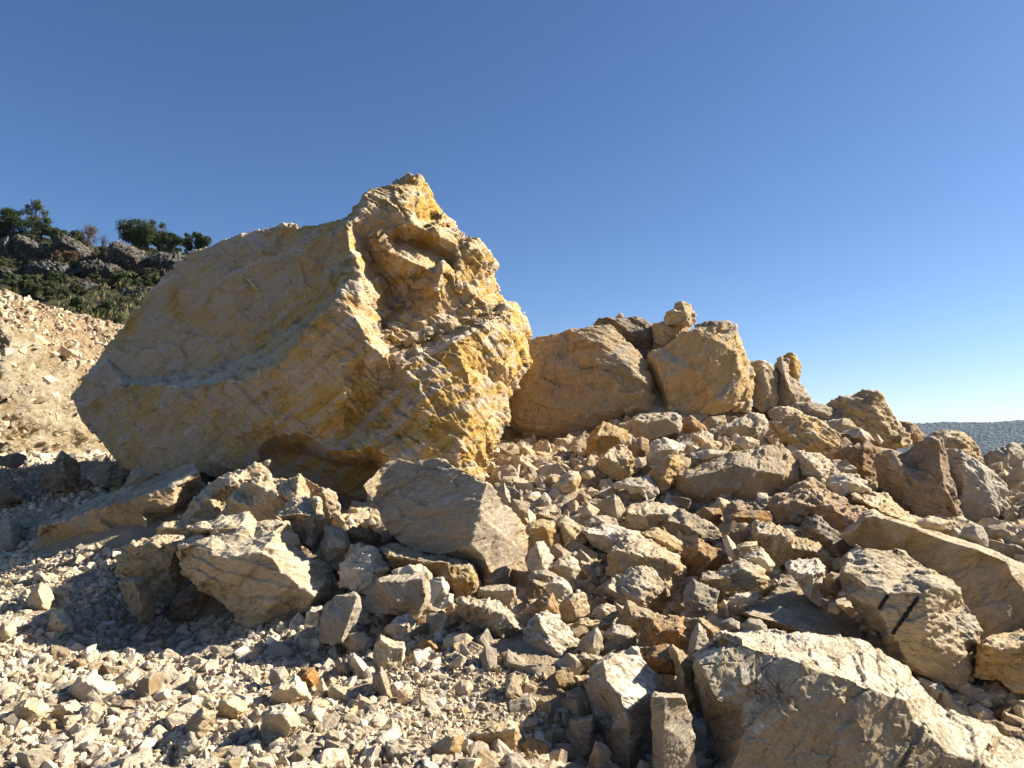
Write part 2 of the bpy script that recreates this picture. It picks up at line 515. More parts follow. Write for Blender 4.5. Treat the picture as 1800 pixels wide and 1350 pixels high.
BIG_CH = """617,388,12.3 611,405,12.0 614,435,11.8 633,472,11.6 632,502,11.4 630,519,11.35 633,544,11.3 650,574,11.2 ;
601,515,11.25 625,560,11.0 652,600,10.9 680,628,10.85 ; 640,419,12.7 652,460,12.85 682,500,12.95 694,524,13.0 682,547,12.8 692,563,12.6 669,582,12.1 683,610,11.7 ;
400,500,13.05 ; 500,480,12.95 ; 560,470,12.75 ; 480,560,12.85 ; 350,580,13.15 ; 280,620,13.2 ; 560,420,12.9 ; 590,450,12.3 ; 450,440,13.15 ;
233,670,13.15 283,661,13.1 350,651,12.95 430,628,12.8 458,605,12.75 533,561,12.45 590,520,12.05 ;
230,676,12.7 320,680,12.15 425,670,11.6 486,644,11.3 533,592,11.1 578,535,11.1 601,517,11.25 ;
222,684,12.7 230,736,12.55 236,764,12.5 ; 344,692,12.0 267,736,12.4 240,762,12.45 ; 400,720,11.75 ; 500,700,11.3 ; 560,650,11.1 ; 400,800,11.9 ; 300,800,12.4 ; 500,745,11.35 ; 600,640,11.0 ; 610,720,11.1 ; 330,760,12.2 ; 200,740,13.1 ;
460,780,11.8 480,768,11.6 500,761,11.4 542,769,11.2 580,792,11.1 625,794,11.0 647,783,11.0 680,797,10.9 700,820,10.9 740,850,11.0 ;
480,800,12.3 530,795,12.3 590,822,12.3 650,820,12.3 690,850,12.2 ;
690,660,11.5 650,710,11.45 600,772,11.35 ; 778,633,11.3 742,683,10.95 739,722,10.95 736,772,10.9 717,800,10.85 ; 805,603,11.6 818,640,11.4 830,683,11.3 825,730,11.15 820,756,11.05 800,820,11.0 ; 850,790,11.5 ;
875,600,12.2 ; 890,650,12.15 ; 862,665,12.2 ; 850,700,11.8 ; 870,750,11.9 ; 845,620,11.9 ; 905,590,12.6 ;
685,630,11.5 720,615,11.7 745,605,11.8 790,583,12.2 835,560,12.7 870,540,13.1 ; 700,642,11.15 760,617,11.4 803,600,11.55 ; 850,572,12 882,545,12.7 ; 900,552,12.8 ;
700,570,12.35 ; 745,560,12.5 ; 800,548,12.7 ; 720,540,12.7 ; 778,470,12.2 768,508,12.15 775,530,12.4 ; 800,490,12.5 831,517,12.85 ; 720,520,12.9 ; 740,500,12.6 ;
667,413,12.2 693,447,12.2 739,466,12.3 761,479,12.45 778,470,12.2 ; 700,425,13.0 ; 740,432,13.2 ; 778,450,13.2 ; 795,465,13.3 ; 660,398,12.6 700,398,12.5 722,392,12.4 760,410,12.7 800,428,12.9 812,468,12.9 830,505,12.95 ; 700,482,12.5 ; 730,487,12.75 ; 665,440,12.55 ;
642,346,12.75 650,362,12.6 690,372,12.55 722,388,12.4 742,402,12.55 778,388,13.0 ; 700,345,12.8 ; 740,350,12.95 ; 690,322,13.1 ; 822,430,12.95 825,500,12.95 837,518,13.0 ; 850,460,13.1"""
rock('Z', 'big', 'huge peaked ochre and grey boulder towering over the whole pile', BIG_SIL, BIG_CH, absd=True, zs=.80, fine=2.8, amp=.19, thick=.5, bevel=1, cell=.26, layer=(.62, .25, .75), grow=1.0,
     chip=.38, broad=.11, rough=lambda V: .8 + .4 * np.clip((V[:, 0] + 2.35) / .4, 0, 1))
# ------------------------------------------------------------------ boulders at the top of the pile, right of the huge one
rock('E', 'o', 'large ochre boulder wedged against the right side of the huge peaked boulder', '195,440 330,405 480,375 650,335 760,330 800,355 850,410 890,465 965,545 1005,590 1025,660 1040,740 1030,870 990,895 900,905 740,955 560,1025 420,1060 290,1055 230,1030 150,980 60,840 60,740 120,640 130,540',
     '330,560,0 ; 700,470,.0 ; 900,600,.0 ; 170,940,.02 330,985,-.02 480,950,-.04 640,890,-.04 930,850,0 ; 600,650,-.02 ; 985,700,.02', lean=.12, chip=.28, broad=.1, d=12.6, fine=3.4, thick=.5)
rock('E', 'o', 'tall blocky ochre boulder standing right of the wedged ochre boulder', '1010,520 1100,475 1180,430 1230,370 1330,350 1420,325 1500,310 1560,335 1600,440 1620,540 1650,600 1672,700 1660,780 1650,870 1480,880 1330,905 1200,890 1130,880 1090,760 1040,640',
     '1060,560,.0 1100,720,-.02 1145,862,0 ; 1560,500,.02 ; 1300,600,-.05 ; 1450,800,-.04 ; 1540,840,0 ; 1400,400,.04 ; 1590,640,.02', lean=.14, chip=.28, broad=.1, d=12.9, fine=3.4, thick=.5)
rock('E', 'k', 'dark charcoal stained rock perched between the two ochre boulders', '665,330 690,285 740,278 800,290 870,280 940,280 990,290 1030,330 1050,370 1050,440 1030,480 985,540 900,480 850,410 780,340', '800,305,.05 ; 900,380,-.1 ; 990,380,-.05', d=13.9)
rock('E', 't', 'tiny pale stone balanced on the dark charcoal rock', '795,285 812,262 832,248 848,262 850,285', d=14.0)
rock('E', 'o', 'flat ochre rock lying behind the dark charcoal rock and the tall blocky boulder', '1030,335 1050,312 1110,302 1200,288 1290,320 1250,380 1190,450 1100,465 1045,430', '1100,340,.0 ; 1180,350,-.05', d=13.8)
rock('E', 'o', 'rounded tan stone perched highest on the tall blocky ochre boulder', '1110,300 1115,250 1170,225 1175,190 1215,175 1280,210 1300,260 1308,320 1260,338 1200,328 1120,325', '1165,240,-.02 1200,300,-.1 ; 1240,240,-.1', d=13.6)
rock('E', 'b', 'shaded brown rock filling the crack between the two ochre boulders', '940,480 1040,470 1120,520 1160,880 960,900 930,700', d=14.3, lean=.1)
rock('E', 'g', 'small grey block wedged in the gap left of the tall blocky boulder', '1025,510 1045,405 1120,385 1200,400 1190,470 1120,510', d=14.0)
rock('E', 'k', 'dark crumbly ledge along the top of the tall blocky boulder', '1290,330 1400,300 1500,305 1560,330 1500,345 1400,345 1320,360', d=13.2, cat='rock')
rock('F', 'o', 'squat ochre block right behind the tall blocky boulder', '35,285 130,265 210,290 242,350 240,470 230,590 150,595 95,560 70,470 60,360', '150,330,0 ; 180,480,-.05', d=13.4, lean=.2)
rock('F', 'o', 'upright tooth shaped rock on the skyline', '270,235 320,213 357,228 388,300 382,420 370,460 310,470 290,300', '350,300,-.1', d=14.2, lean=.1)
rock('F', 't', 'hunched tan rock in front of the tooth shaped rock on the skyline', '220,290 260,245 305,270 310,370 380,405 430,470 465,550 400,590 300,600 225,590 222,400', '290,380,-.1 330,470,-.15 ; 270,300,.0', d=13.6, lean=.2)
rock('F', 'g', 'low grey rock at the foot of the tooth shaped rock', '320,560 350,535 430,528 530,540 620,590 655,630 560,640 450,630 380,600', '450,570,-.02 540,600,-.05', d=13.2)
rock('F', 't', 'broad tan rock bedded in rubble under the low grey rock', '190,590 300,560 420,600 560,640 640,700 560,760 380,740 220,690', '330,620,.0 480,680,-.05', d=12.9)
rock('F', 'y', 'peaked layered tan boulder alone on the right skyline', '550,550 640,490 750,465 820,450 880,465 910,500 940,570 990,640 1040,720 1080,790 1020,830 940,840 870,840 800,800 740,740 700,660 640,600',
     '885,480,.15 830,560,.05 900,650,.0 980,740,-.02 1035,812,-.02 ; 700,560,.22 ; 760,680,.1 ; 860,740,.02 ; 950,640,.25', d=13.0, strata=1.2)
rock('F', 'b', 'brown rock half hidden behind the peaked layered boulder', '980,645 1090,655 1130,690 1180,740 1150,790 1090,800 1060,790 1030,700', '1090,720,-.05', d=15.5)
rock('F', 'b', 'dark brown hollow slab in front of the peaked layered boulder', '600,850 700,810 800,785 875,830 865,1000 820,1050 750,990 640,960', '790,810,.02 780,960,-.05 ; 700,880,.05', d=10.9)
rock('F', 'g', 'low pale grey rock at the foot of the peaked layered boulder', '550,660 640,630 700,635 745,690 640,712 600,700', d=12.4)
rock('F', 't', 'flat pale slab lying on the scree below the peaked boulder', '650,715 760,690 830,735 855,770 810,785 720,750', d=11.9)
rock('F', 'w', 'small bright triangular stone on the scree below the peaked boulder', '850,760 865,720 912,775 890,795', d=11.8)
# ------------------------------------------------------------------ right shoulder
rock('F', 'b', 'dark brown wedge boulder split by a black vertical crack', '865,890 910,850 1040,830 1140,780 1200,745 1270,760 1290,830 1310,900 1340,1000 1370,1120 1430,1290 1330,1300 1200,1300 1110,1285 1050,1230 960,1160 870,1070 860,980',
     '1262,772,.02 1270,900,-.02 1292,1010,-.04 1340,1130,-.04 1405,1275,.0 ; 1000,950,.0 ; 1150,1050,-.04 ; 958,850,.05 962,900,.1 972,985,.03 ; 948,862,.03 ; 978,910,.0', lean=.2, d=9.6, chip=.25, fine=3.2)
rock('F', 'g', 'pale grey boulder leaning right behind the cracked brown boulder', '1290,830 1400,835 1480,880 1550,930 1620,990 1690,1050 1700,1130 1720,1200 1680,1260 1600,1310 1480,1315 1420,1270 1360,1120 1310,960',
     '1540,960,.05 1590,1080,-.03 1600,1200,-.05 1590,1290,0 ; 1430,1000,.0 ; 1400,1150,.02', d=10.0, lean=.25, amp=.7)
rock('F', 't', 'rough topped tan boulder farther back behind the cracked brown boulder', '1180,760 1230,715 1330,700 1420,730 1490,780 1540,860 1540,920 1450,900 1380,860 1300,860 1240,800', '1300,745,.02 1430,780,.0 ; 1400,820,-.05', d=12.2)
rock('F', 'g', 'grey brown boulder at the right edge in front of the forest hill', '1540,870 1620,830 1720,785 1810,800 1860,900 1720,990 1670,1005 1600,960 1545,915', '1700,850,.0 ; 1640,930,-.05', d=13.0)
rock('F', 't', 'tan rock cut by the right edge below the grey brown boulder', '1690,1000 1740,940 1800,880 1880,890 1880,1110 1760,1120 1690,1070', '1790,930,-.05 1770,1050,-.08', d=11.2)
rock('K', 'w', 'cream knobbly rock above the sunlit tilted slab', '545,190 580,130 660,110 740,130 800,170 832,225 760,235 690,245 650,268 580,235', '580,180,.0 650,160,-.02 760,190,0 ; 620,230,-.08', d=8.7)
rock('K', 'y', 'sunlit tilted slab top ending against the cracked brown boulder', '690,230 740,220 850,232 930,248 980,288 1030,348 1110,412 1100,445 1000,420 900,392 800,345 740,310', '720,260,-.05 810,310,-.1 920,370,-.12 1050,415,-.08', d=8.4, lean=.9, strata=1)
rock('K', 'g', 'long grey tan slab with a sunlit upper rim running off the right edge', '640,510 720,440 790,365 850,345 920,388 1100,440 1300,510 1500,565 1700,640 1860,720 1900,1150 1700,1170 1520,1165 1300,1000 1180,800 1050,640 880,600 740,580',
     '700,500,.1 800,395,.08 850,385,.06 1000,428,.02 1100,465,.0 1300,540,-.03 1500,600,-.05 1690,680,-.08 1730,760,-.08 1800,850,-.05 ; 1000,540,.05 ; 1300,700,.0 ; 1500,850,-.03 ; 1620,1050,-.05 ; 1560,640,.0 ; 1640,760,-.03', d=6.5, lean=.25, amp=.35, fine=4)
rock('K', 'y', 'small yellow tan rock on the rim of the long slab', '1120,425 1200,383 1280,400 1340,420 1368,455 1280,475 1160,468', '1180,420,.0 1270,440,-.08', d=7.6)
rock('K', 'g', 'small angular grey rock on the rim of the long slab', '1380,515 1420,460 1480,430 1540,460 1580,540 1570,580 1450,550', '1490,445,.05 1510,520,-.12 ; 1440,510,-.03', d=7.2)
rock('O', 'o', 'blocky boulder marked with two black painted stripes', '650,30 700,-10 740,-60 800,-40 900,-30 1030,-25 1100,30 1200,80 1350,170 1400,240 1420,320 1480,410 1520,470 1515,600 1490,780 1450,840 1380,855 1250,810 1090,730 1000,640 940,600 880,500 780,400 700,290 650,210',
     '660,110,.12 790,200,.02 940,238,-.05 1060,235,-.08 1165,245,-.12 1215,205,-.09 1375,215,.05 ; 1165,245,-.12 1180,400,-.14 1160,520,-.13 1110,700,-.04 ; 690,250,.1 900,360,-.05 960,490,-.07 1060,680,-.05 ; 880,60,.25 ; 1050,120,.25 ; 1350,450,-.0 ; 1350,650,-.02 ; 800,120,.14', lean=.42, amp=.5, fine=3.4, push=.2, d=5.0)
rock('O', 't', 'smooth tan block under the long slab at the right edge', '1505,570 1560,520 1700,508 1870,478 1890,870 1740,870 1640,800 1490,765', '1560,570,-.05 1730,600,-.1 1860,560,-.1', d=5.0, lean=.3)
rock('O', 'b', 'dark slab in the shaded pit under the blocks at the right edge', '1455,1040 1640,1058 1800,1118 1880,1185 1700,1200 1600,1120', d=4.7)
rock('O', 'w', 'pale smooth stone lying in the shaded pit at lower right', '1365,1000 1430,960 1520,953 1600,990 1645,1050 1500,1065', d=4.9)
rock('O', 'g', 'grey shard standing in the shaded pit behind the foreground slab', '1130,780 1280,820 1318,870 1318,1000 1220,920', d=4.9)
rock('O', 'f', 'big foreground slab with bright layered top filling the lower right corner', '-300,730 -270,650 -190,580 -110,490 30,478 200,488 450,508 700,524 800,560 900,640 1040,710 1130,800 1210,900 1320,1000 1450,1040 1600,1092 1640,1150 1780,1180 1860,1260 1880,1560,-.16 -150,1560,-.16 -180,1350 -200,1200 -220,1050 -250,900 -285,810',
     '-110,505,.2 10,553,.12 190,620,.08 400,690,.0 520,742,-.02 700,783,-.04 900,878,-.06 1050,925,-.06 1110,1060,-.08 1430,1108,.02 1620,1143,.08 ; 190,620,.08 150,830,.0 0,980,-.03 -150,920,-.02 -250,690,.08 ; 170,595,.15 400,640,.14 620,645,.16 ; 400,690,.0 620,700,.1 850,760,.12 ; 870,850,.0 1040,810,.14 ; 300,1000,-.08 ; 600,900,-.07 ; 600,1200,-.12 ; 900,1150,-.11 ; 1300,1250,-.12 ; 1600,1350,-.1 ; 0,1250,-.1 ; 450,520,.28 ; 800,610,.26 ; 300,1450,-.14 ; 1000,1450,-.16', d=3.75, lean=.3, chip=.17, broad=0, fine=3.0, thick=.5)
rock('O', 'g', 'small grey stone sitting on the bright top of the foreground slab', '5,445 60,405 120,408 170,445 187,500 180,535 90,512 30,482', '60,430,.0 130,450,-.08', d=4.25)
# ------------------------------------------------------------------ middle of the pile
rock('E', 't', 'flat topped tan block tucked under the wedged ochre boulder', '905,915 960,890 1100,883 1180,885 1215,910 1222,960 1200,1010 1100,1030 1000,1055 930,1035 910,990', '915,930,.1 1000,948,.0 1120,925,.0 1190,908,.1 ; 1190,960,.05', d=11.2, amp=.7)
rock('E', 'o', 'pointed brown and grey rock below the wedged ochre boulder', '605,1130 625,1050 660,1000 720,930 770,955 830,980 910,1030 900,1080 870,1110 800,1100 720,1130 680,1175 620,1165', '@3 685,1030,-.1 672,1130,-.05 ; 800,1030,-.05', d=10.6)
rock('E', 'y', 'bright flat topped yellow rock sunlit in the hollow of the pile', '690,1200 710,1150 790,1100 850,1080 880,1120 910,1170 930,1250 900,1295 800,1305 750,1280 700,1240', '710,1165,.05 810,1203,-.08 868,1185,-.05 905,1170,.1 ; 870,1185,-.05 880,1280,0', d=9.4, lean=.7)
rock('J', 't', 'rusty topped tan rock under the tall blocky boulder', '940,190 1060,130 1140,90 1230,100 1260,150 1270,190 1200,245 1080,240 960,230', '950,195,.05 1060,175,-.02 1180,185,-.05 1218,130,.1 ; 1190,230,-.04 1180,185,-.05', d=11.4)
rock('J', 'b', 'brown rock in shade left of the rusty topped rock', '715,200 730,130 770,108 820,145 870,195 850,240 760,245', d=11.6)
rock('J', 't', 'small brown block behind the rusty topped rock', '850,150 900,115 990,108 1000,150 930,205 880,205', d=12.0)
rock('J', 'o', 'broad brown slab leaning below the low grey rock on the right ridge', '1270,180 1300,150 1440,90 1500,110 1600,160 1680,215 1715,265 1700,320 1620,342 1450,334 1350,265', '1480,160,.02 ; 1400,225,-.03 ; 1600,260,-.03 ; 1480,300,-.05', d=10.4, lean=.3)
rock('J', 'w', 'crusty white topped rock under the flat topped tan block', '505,430 510,300 540,265 620,253 740,300 720,335 640,365 580,410 530,445', '520,350,.0 590,325,-.05 680,330,.0', d=9.6)
rock('J', 't', 'slanted tan rock in front of the crusty white topped rock', '500,520 520,460 600,390 680,340 735,350 720,420 660,500 640,570 590,602 560,562', '640,400,.0 600,500,-.1', d=8.9)
rock('J', 'o', 'large tan boulder with a smooth broad face at the heart of the pile', '660,520 680,480 760,450 900,390 1020,345 1150,320 1280,295 1350,290 1390,340 1430,400 1465,470 1450,520 1380,570 1330,600 1240,635 1130,655 1000,625 930,645 850,685 740,650 690,600',
     '740,500,.05 900,470,.0 1050,420,.02 ; 930,570,-.08 ; 1050,560,-.04 ; 850,610,-.1 ; 1200,460,-.02 ; 1340,480,.0 ; 1100,375,.12', d=8.8, lean=.34, amp=.5, fine=3.4)
rock('J', 'y', 'ribbed layered rock right of the broad tan boulder', '1400,350 1450,335 1530,340 1600,350 1660,410 1720,470 1640,495 1600,545 1540,510 1470,475 1460,440', '1520,400,.0 1590,470,-.08', d=9.0, strata=1.5, lean=.7)
rock('J', 't', 'small tan wedge below the ribbed layered rock', '1350,605 1440,540 1540,500 1625,560 1600,585 1420,620 1380,630', '1500,540,-.03 1460,590,-.08', d=8.5)
rock('K', 'r', 'crumbly rust orange rock caked with soil right of the broad tan boulder', '200,290 240,253 330,258 400,222 470,208 560,230 670,280 690,320 790,325 800,380 760,470 640,492 560,450 420,400 390,465 270,472 215,370', '330,290,.0 450,310,.0 600,340,.0 ; 270,330,-.03 ; 350,390,-.06 ; 690,400,-.06 ; 520,260,.12', d=7.9, lean=.5, amp=1.3)
rock('K', 'k', 'dark grey rock in shade below the rust orange rock', '380,470 420,400 480,380 560,430 620,490 740,575 700,640 650,680 600,700 560,620 480,560 400,520', '500,470,.0 600,580,-.05', d=7.3)
rock('J', 'y', 'bright topped blocky rock in the centre of the pile', '360,810 370,700 400,670 520,658 700,700 720,708 650,745 600,795 560,835 440,835', '368,725,.05 480,738,-.05 640,735,.0 ; 500,800,-.05', d=7.9, lean=.6)
rock('J', 'g', 'long grey tan rock right of the bright topped blocky rock', '590,800 640,740 710,705 800,740 890,790 950,830 970,880 900,908 860,905 830,885 740,892 620,845', '630,775,.02 740,800,-.05 820,855,-.06', d=7.7, lean=.5)
rock('J', 'y', 'angular tan wedge resting on the large split rock in mid pile', '450,850 560,820 620,850 660,870 720,915 700,970 650,982 560,935 500,892', '480,865,.02 570,895,-.06 680,950,-.1', d=7.0, lean=.6)
rock('J', 't', 'large split tan rock in the middle of the pile', '240,1020 270,950 310,900 400,870 480,890 560,930 690,1000 700,1060 730,1150 720,1250 690,1320 600,1350 500,1330 420,1200 270,1110', '265,985,.05 330,960,.0 480,990,-.04 600,1010,-.04 690,1060,.0 ; 330,1080,-.02 ; 600,1200,-.08', d=6.4, lean=.5)
rock('J', 't', 'flat fronted lens shaped rock leaning on the large split rock', '230,1190 290,1130 380,1090 480,1065 540,1100 590,1160 600,1200 560,1260 480,1325 430,1302 340,1292 260,1232', '245,1200,.0 340,1250,-.06 440,1270,-.12 ; 420,1170,.0 ; 500,1200,-.02', d=5.8, lean=.5)
rock('J', 'b', 'brown rock in shade behind the long pointed rock', '700,1010 730,950 820,890 900,930 980,970 1025,1040 900,1095 820,1135 740,1165 710,1090', '820,960,.0 900,1020,-.06', d=6.8)
rock('J', 'o', 'long pointed ochre rock lying flat in the right middle of the pile', '820,1150 850,1110 940,1095 1000,1060 1080,1015 1150,1040 1230,1090 1270,1150 1250,1190 1180,1220 1050,1217 900,1192 840,1172', '840,1150,.0 1000,1140,-.06 1080,1080,-.0 1200,1130,-.04', d=6.0, lean=.4)
rock('J', 'w', 'slim upright cream stone leaning against two white stones', '970,890 1000,868 1050,920 1085,1000 1050,1032 1000,982', '1010,900,.0 1050,1000,-.1', d=6.6)
rock('J', 'w', 'upper of two small white blocks above the long pointed rock', '1065,930 1120,908 1190,903 1197,930 1150,967 1100,1002 1075,962', '1080,945,.0 1150,935,-.05', d=6.5)
rock('J', 'w', 'lower of two small white blocks above the long pointed rock', '1095,1015 1150,970 1210,938 1260,990 1305,1050 1280,1088 1230,1092 1150,1055', '1120,1015,.0 1220,1010,-.05 1270,1060,-.03', d=6.25)
rock('J', 'o', 'large tan and rust rock left of the striped boulder', '1165,850 1190,790 1260,788 1340,810 1420,860 1430,880 1500,890 1600,930 1650,985 1640,1030 1600,1052 1500,1015 1420,1025 1350,1062 1290,1052 1260,985 1200,935', '1190,850,.02 1310,870,-.03 1410,872,.02 ; 1420,950,-.05 1560,970,-.03 ; 1300,970,-.06', d=6.7, lean=.5)
rock('J', 'w', 'white tooth shaped rock pointing down beside the striped boulder', '1375,1050 1420,1020 1560,1013 1625,1070 1610,1130 1590,1200 1600,1290 1590,1318 1530,1282 1470,1212 1430,1130 1390,1092', '1400,1075,.0 1450,1110,-.08 1540,1120,-.1 1600,1100,.0 ; 1545,1200,-.08', d=5.6, lean=.6)
rock('J', 'g', 'dark upright rock in front of the brown shaded rock', '720,1290 740,1200 780,1138 810,1160 860,1180 940,1225 935,1290 890,1352 740,1362', '800,1165,.0 790,1250,-.08 780,1345,-.05', d=5.7)
rock('J', 'w', 'flat pale stone under the long pointed rock', '1012,1270 1060,1235 1190,1223 1207,1250 1180,1290 1090,1308 1030,1312', '1030,1265,.0 1120,1255,-.06', d=5.6)
rock('K', 't', 'broad flat slab crossed by the shadow of the white tooth shaped rock', '-40,1000 0,950 130,920 240,845 260,760 330,760 420,860 520,900 620,960 680,1020 780,1110 900,1260 980,1380 700,1380 450,1160 250,1130 100,1060', '60,1010,.0 250,1060,-.08 450,1130,-.12 700,1290,-.12', d=5.2, lean=1.1, amp=.4)
rock('K', 'k', 'dark block wedged behind the white tooth shaped rock', '535,770 580,735 650,760 662,820 620,870 560,840', d=5.9)
rock('K', 't', 'knobbly tan pebble on the broad flat slab', '555,990 570,930 610,925 640,985 620,1010', d=5.1)
rock('J', 'b', 'small dark topped rock above the large tan and rust rock', '1020,745 1080,718 1180,708 1260,715 1285,750 1280,798 1150,792 1060,782', '1040,750,.02 1150,755,-.05', d=7.6)
rock('J', 'b', 'shaded brown rock under the broad tan boulder', '800,720 860,690 960,698 968,742 940,805 880,775', d=8.2)
rock('J', 'b', 'cracked brown rock right under the broad tan boulder', '970,710 1030,650 1100,648 1165,690 1150,722 1050,725 1030,785 985,795', d=8.0)
rock('J', 'w', 'pale stone peeping out under the broad tan boulder', '890,690 950,625 1022,655 1000,702 960,712', d=8.4)
rock('J', 'w', 'large cream slab stone at the left middle of the pile', '95,840 130,818 240,793 330,813 440,850 492,890 400,932 330,962 250,987 150,942', '110,850,.0 230,870,-.05 370,850,.02 ; 260,930,-.08', d=7.2, lean=.6)
rock('J', 't', 'flat tan stone on top of the large cream slab stone', '95,790 150,743 240,738 300,770 312,802 240,805 150,815', '130,790,.0 220,780,-.05', d=7.5)
rock('J', 'g', 'grey upright stone left of the bright topped blocky rock', '200,650 290,603 330,640 357,700 340,772 300,795 220,725', '290,640,.0 300,730,-.1', d=7.9)
rock('J', 'w', 'small white angular stone left of the grey upright stone', '55,720 110,653 150,680 192,720 150,752 100,765', '120,690,-.0 110,740,-.08', d=8.0)
rock('J', 'w', 'flat cracked cream rock beneath the bright yellow rock', '275,540 370,508 500,493 560,560 572,602 490,643 440,602 390,602 350,572 300,575', '350,545,.0 460,560,-.06', d=8.7)
rock('J', 'y', 'small pale yellow rock left of the bright yellow rock', '-65,540 0,478 60,473 82,510 50,572 -40,578', '0,510,.0 30,540,-.1', d=8.9)
rock('J', 'y', 'sunlit yellow chip beside the bright yellow rock', '72,475 110,455 150,462 165,495 130,517 90,505', d=9.2)
rock('J', 'b', 'brown rock in shade between the pointed rock and the crusty white topped rock', '385,340 400,270 460,243 507,270 507,330 480,372 420,375', d=10.0)
rock('J', 't', 'small round stone right of the bright yellow rock', '413,400 440,372 485,378 492,420 460,445 420,438', d=9.3)
rock('J', 't', 'cluster topped tan stone above the broad tan boulder', '775,230 800,223 850,203 910,225 912,262 972,290 940,322 850,327 800,282', '820,240,.0 860,280,-.08', d=10.2)
rock('J', 'w', 'thin pale slab lying on the back of the broad tan boulder', '768,350 880,323 1012,335 1000,357 850,387 778,378', d=9.6)
rock('J', 'w', 'crusty pale stone lying behind the broad tan boulder', '1028,270 1110,238 1200,263 1207,292 1120,332 1080,302', d=10.1)
# ------------------------------------------------------------------ foot of the huge boulder, centre
rock('I', 'gb', 'dark grey banded block with a bright right face leaning on the huge boulder', '148,270,.2 200,220,.28 260,150,.38 300,120,.42 370,110,.42 470,130,.36 500,115,.36 560,100,.36 640,100,.32 700,130,.27 760,170,.22 830,210,.16 850,240,.14 920,250,.1 970,300,.18 1040,380,.34 1100,440,.42 1150,520,.48 1170,600,.5 1185,680,.48 1160,780,.42 1140,830,.36 1050,860,.14 950,895,.02 900,880,.05 870,850,.14 830,790,.2 750,760,.2 650,735,.16 500,690,.12 380,645,.14 340,590,.16 280,520,.18 250,440,.2 200,370,.2',
     '@13 890,350,.02 870,450,-.03 842,540,-.06 820,640,-.08 780,662,-.05 700,690,.0 620,697,.03 480,681,.06 370,630,.1 ; 820,640,-.08 900,720,-.04 935,800,-.02 ; 560,400,.1 ; 1030,600,.12 ; 1000,750,.08', amp=.45, d=6.1, fine=3.2)
rock('I', 't', 'long low rock lying under the dark grey banded block', '235,660 320,640 400,660 500,690 620,725 750,755 820,770 842,820 862,900 867,970 800,988 740,945 680,875 600,805 480,775 330,785', '300,705,.0 520,748,-.02 660,752,-.06 820,790,.0 ; 700,850,-.12 ; 840,880,-.03', d=5.9, lean=.5)
rock('I', 'w', 'pale grey sided rock left of the long low rock', '-20,880 0,770 60,720 160,640 230,670 270,740 300,790 290,820 230,880 160,960 60,922 -10,902', '190,900,-.1 200,810,-.06 290,790,.1 ; 80,800,.05', d=5.9, lean=.5)
rock('I', 't', 'rounded tan boulder with a flat stone lying on its top', '150,1020 170,940 230,850 330,830 430,830 540,805 570,820 570,880 560,970 540,1040 480,1102 380,1085 280,1075 170,1062', '240,870,.05 400,870,.0 520,850,.02 545,830,.1 ; 350,1000,-.1 ; 510,1000,-.02', d=5.4, lean=.4, amp=.6)
rock('I', 'w', 'flat cream stone lying on the rounded tan boulder', '310,805 420,770 500,763 560,805 510,825 430,835 330,830', d=5.62)
rock('I', 'o', 'hump backed ochre rock at the front of the pile', '725,990 760,965 860,990 960,1000 1050,1040 1110,1110 1140,1200 1165,1330 1150,1400 1060,1345 960,1255 880,1172 800,1112 740,1052', '780,1010,.0 900,1040,-.04 1040,1080,-.06 1100,1160,-.04 ; 1000,1180,-.1', d=4.95, lean=.5)
rock('N', 'f', 'square block with a bright striped right face at the front of the pile', '70,500 150,380 220,365 300,388 330,440 370,500 415,555 390,640 340,700 280,785 220,755 90,692 60,565', '165,400,.06 200,480,-.03 250,560,-.1 300,640,-.12 285,780,-.06 ; 140,560,.0 ; 340,560,.12', d=4.75, lean=.5)
rock('N', 'r', 'rust red triangular rock on top of the square block', '105,320 180,280 255,233 290,310 302,388 200,368 150,352', '230,320,-.02', d=5.15, lean=.5)
rock('I', 'w', 'upright pale rock just right of the dark grey banded block', '1170,760 1190,690 1230,620 1280,613 1310,670 1342,720 1310,790 1290,822 1180,802', '1240,650,.0 1270,750,-.1', d=6.1)
rock('I', 't', 'flat tan stone under the upright pale rock', '1180,850 1210,808 1300,798 1400,850 1300,875', d=5.9)
rock('I', 'b', 'brown block under the flat tan stone', '1158,955 1165,870 1220,855 1290,890 1302,930 1210,985', '1230,880,-.05', d=5.75)
rock('I', 't', 'grey tan block with a vein in front of the dark grey banded block', '865,980 870,910 960,898 1060,888 1100,915 1107,1000 1060,1035 980,1005 920,1015', '880,925,.0 970,930,-.05 1090,925,.0', d=5.35)
rock('I', 'w', 'white angular stone beside the brown block', '1295,900 1340,848 1400,848 1450,890 1462,950 1400,988 1320,962', '1330,880,.0 1400,890,-.06', d=5.6)
rock('I', 't', 'chunky tan stone behind the white angular stone', '1320,790 1380,720 1450,708 1500,740 1512,800 1480,852 1440,878 1380,832', '1380,770,-.05 1450,780,-.1', d=6.1)
rock('I', 'o', 'ochre rock right of the bright face of the dark grey banded block', '1165,580 1180,500 1250,483 1340,490 1370,560 1392,640 1330,662 1250,652 1180,632', '1200,530,.0 1300,540,-.08', d=7.0)
rock('I', 'y', 'jagged yellow rock behind the upright pale rock', '1340,490 1420,453 1480,500 1542,530 1490,562 1480,602 1420,642 1390,602', '1400,510,.0 1440,570,-.1', d=7.1)
rock('I', 'y', 'tan rock lying alone in the shaded hollow right of the huge boulder', '1332,275 1380,220 1440,168 1500,178 1512,220 1490,292 1430,312 1350,302', '1380,250,-.0 1470,230,-.08', d=8.9)
rock('I', 't', 'thin spike of rock behind the dark grey banded block', '983,290 1030,248 1060,310 1072,380 1105,445 1040,385', '1040,320,-.08', d=7.6)
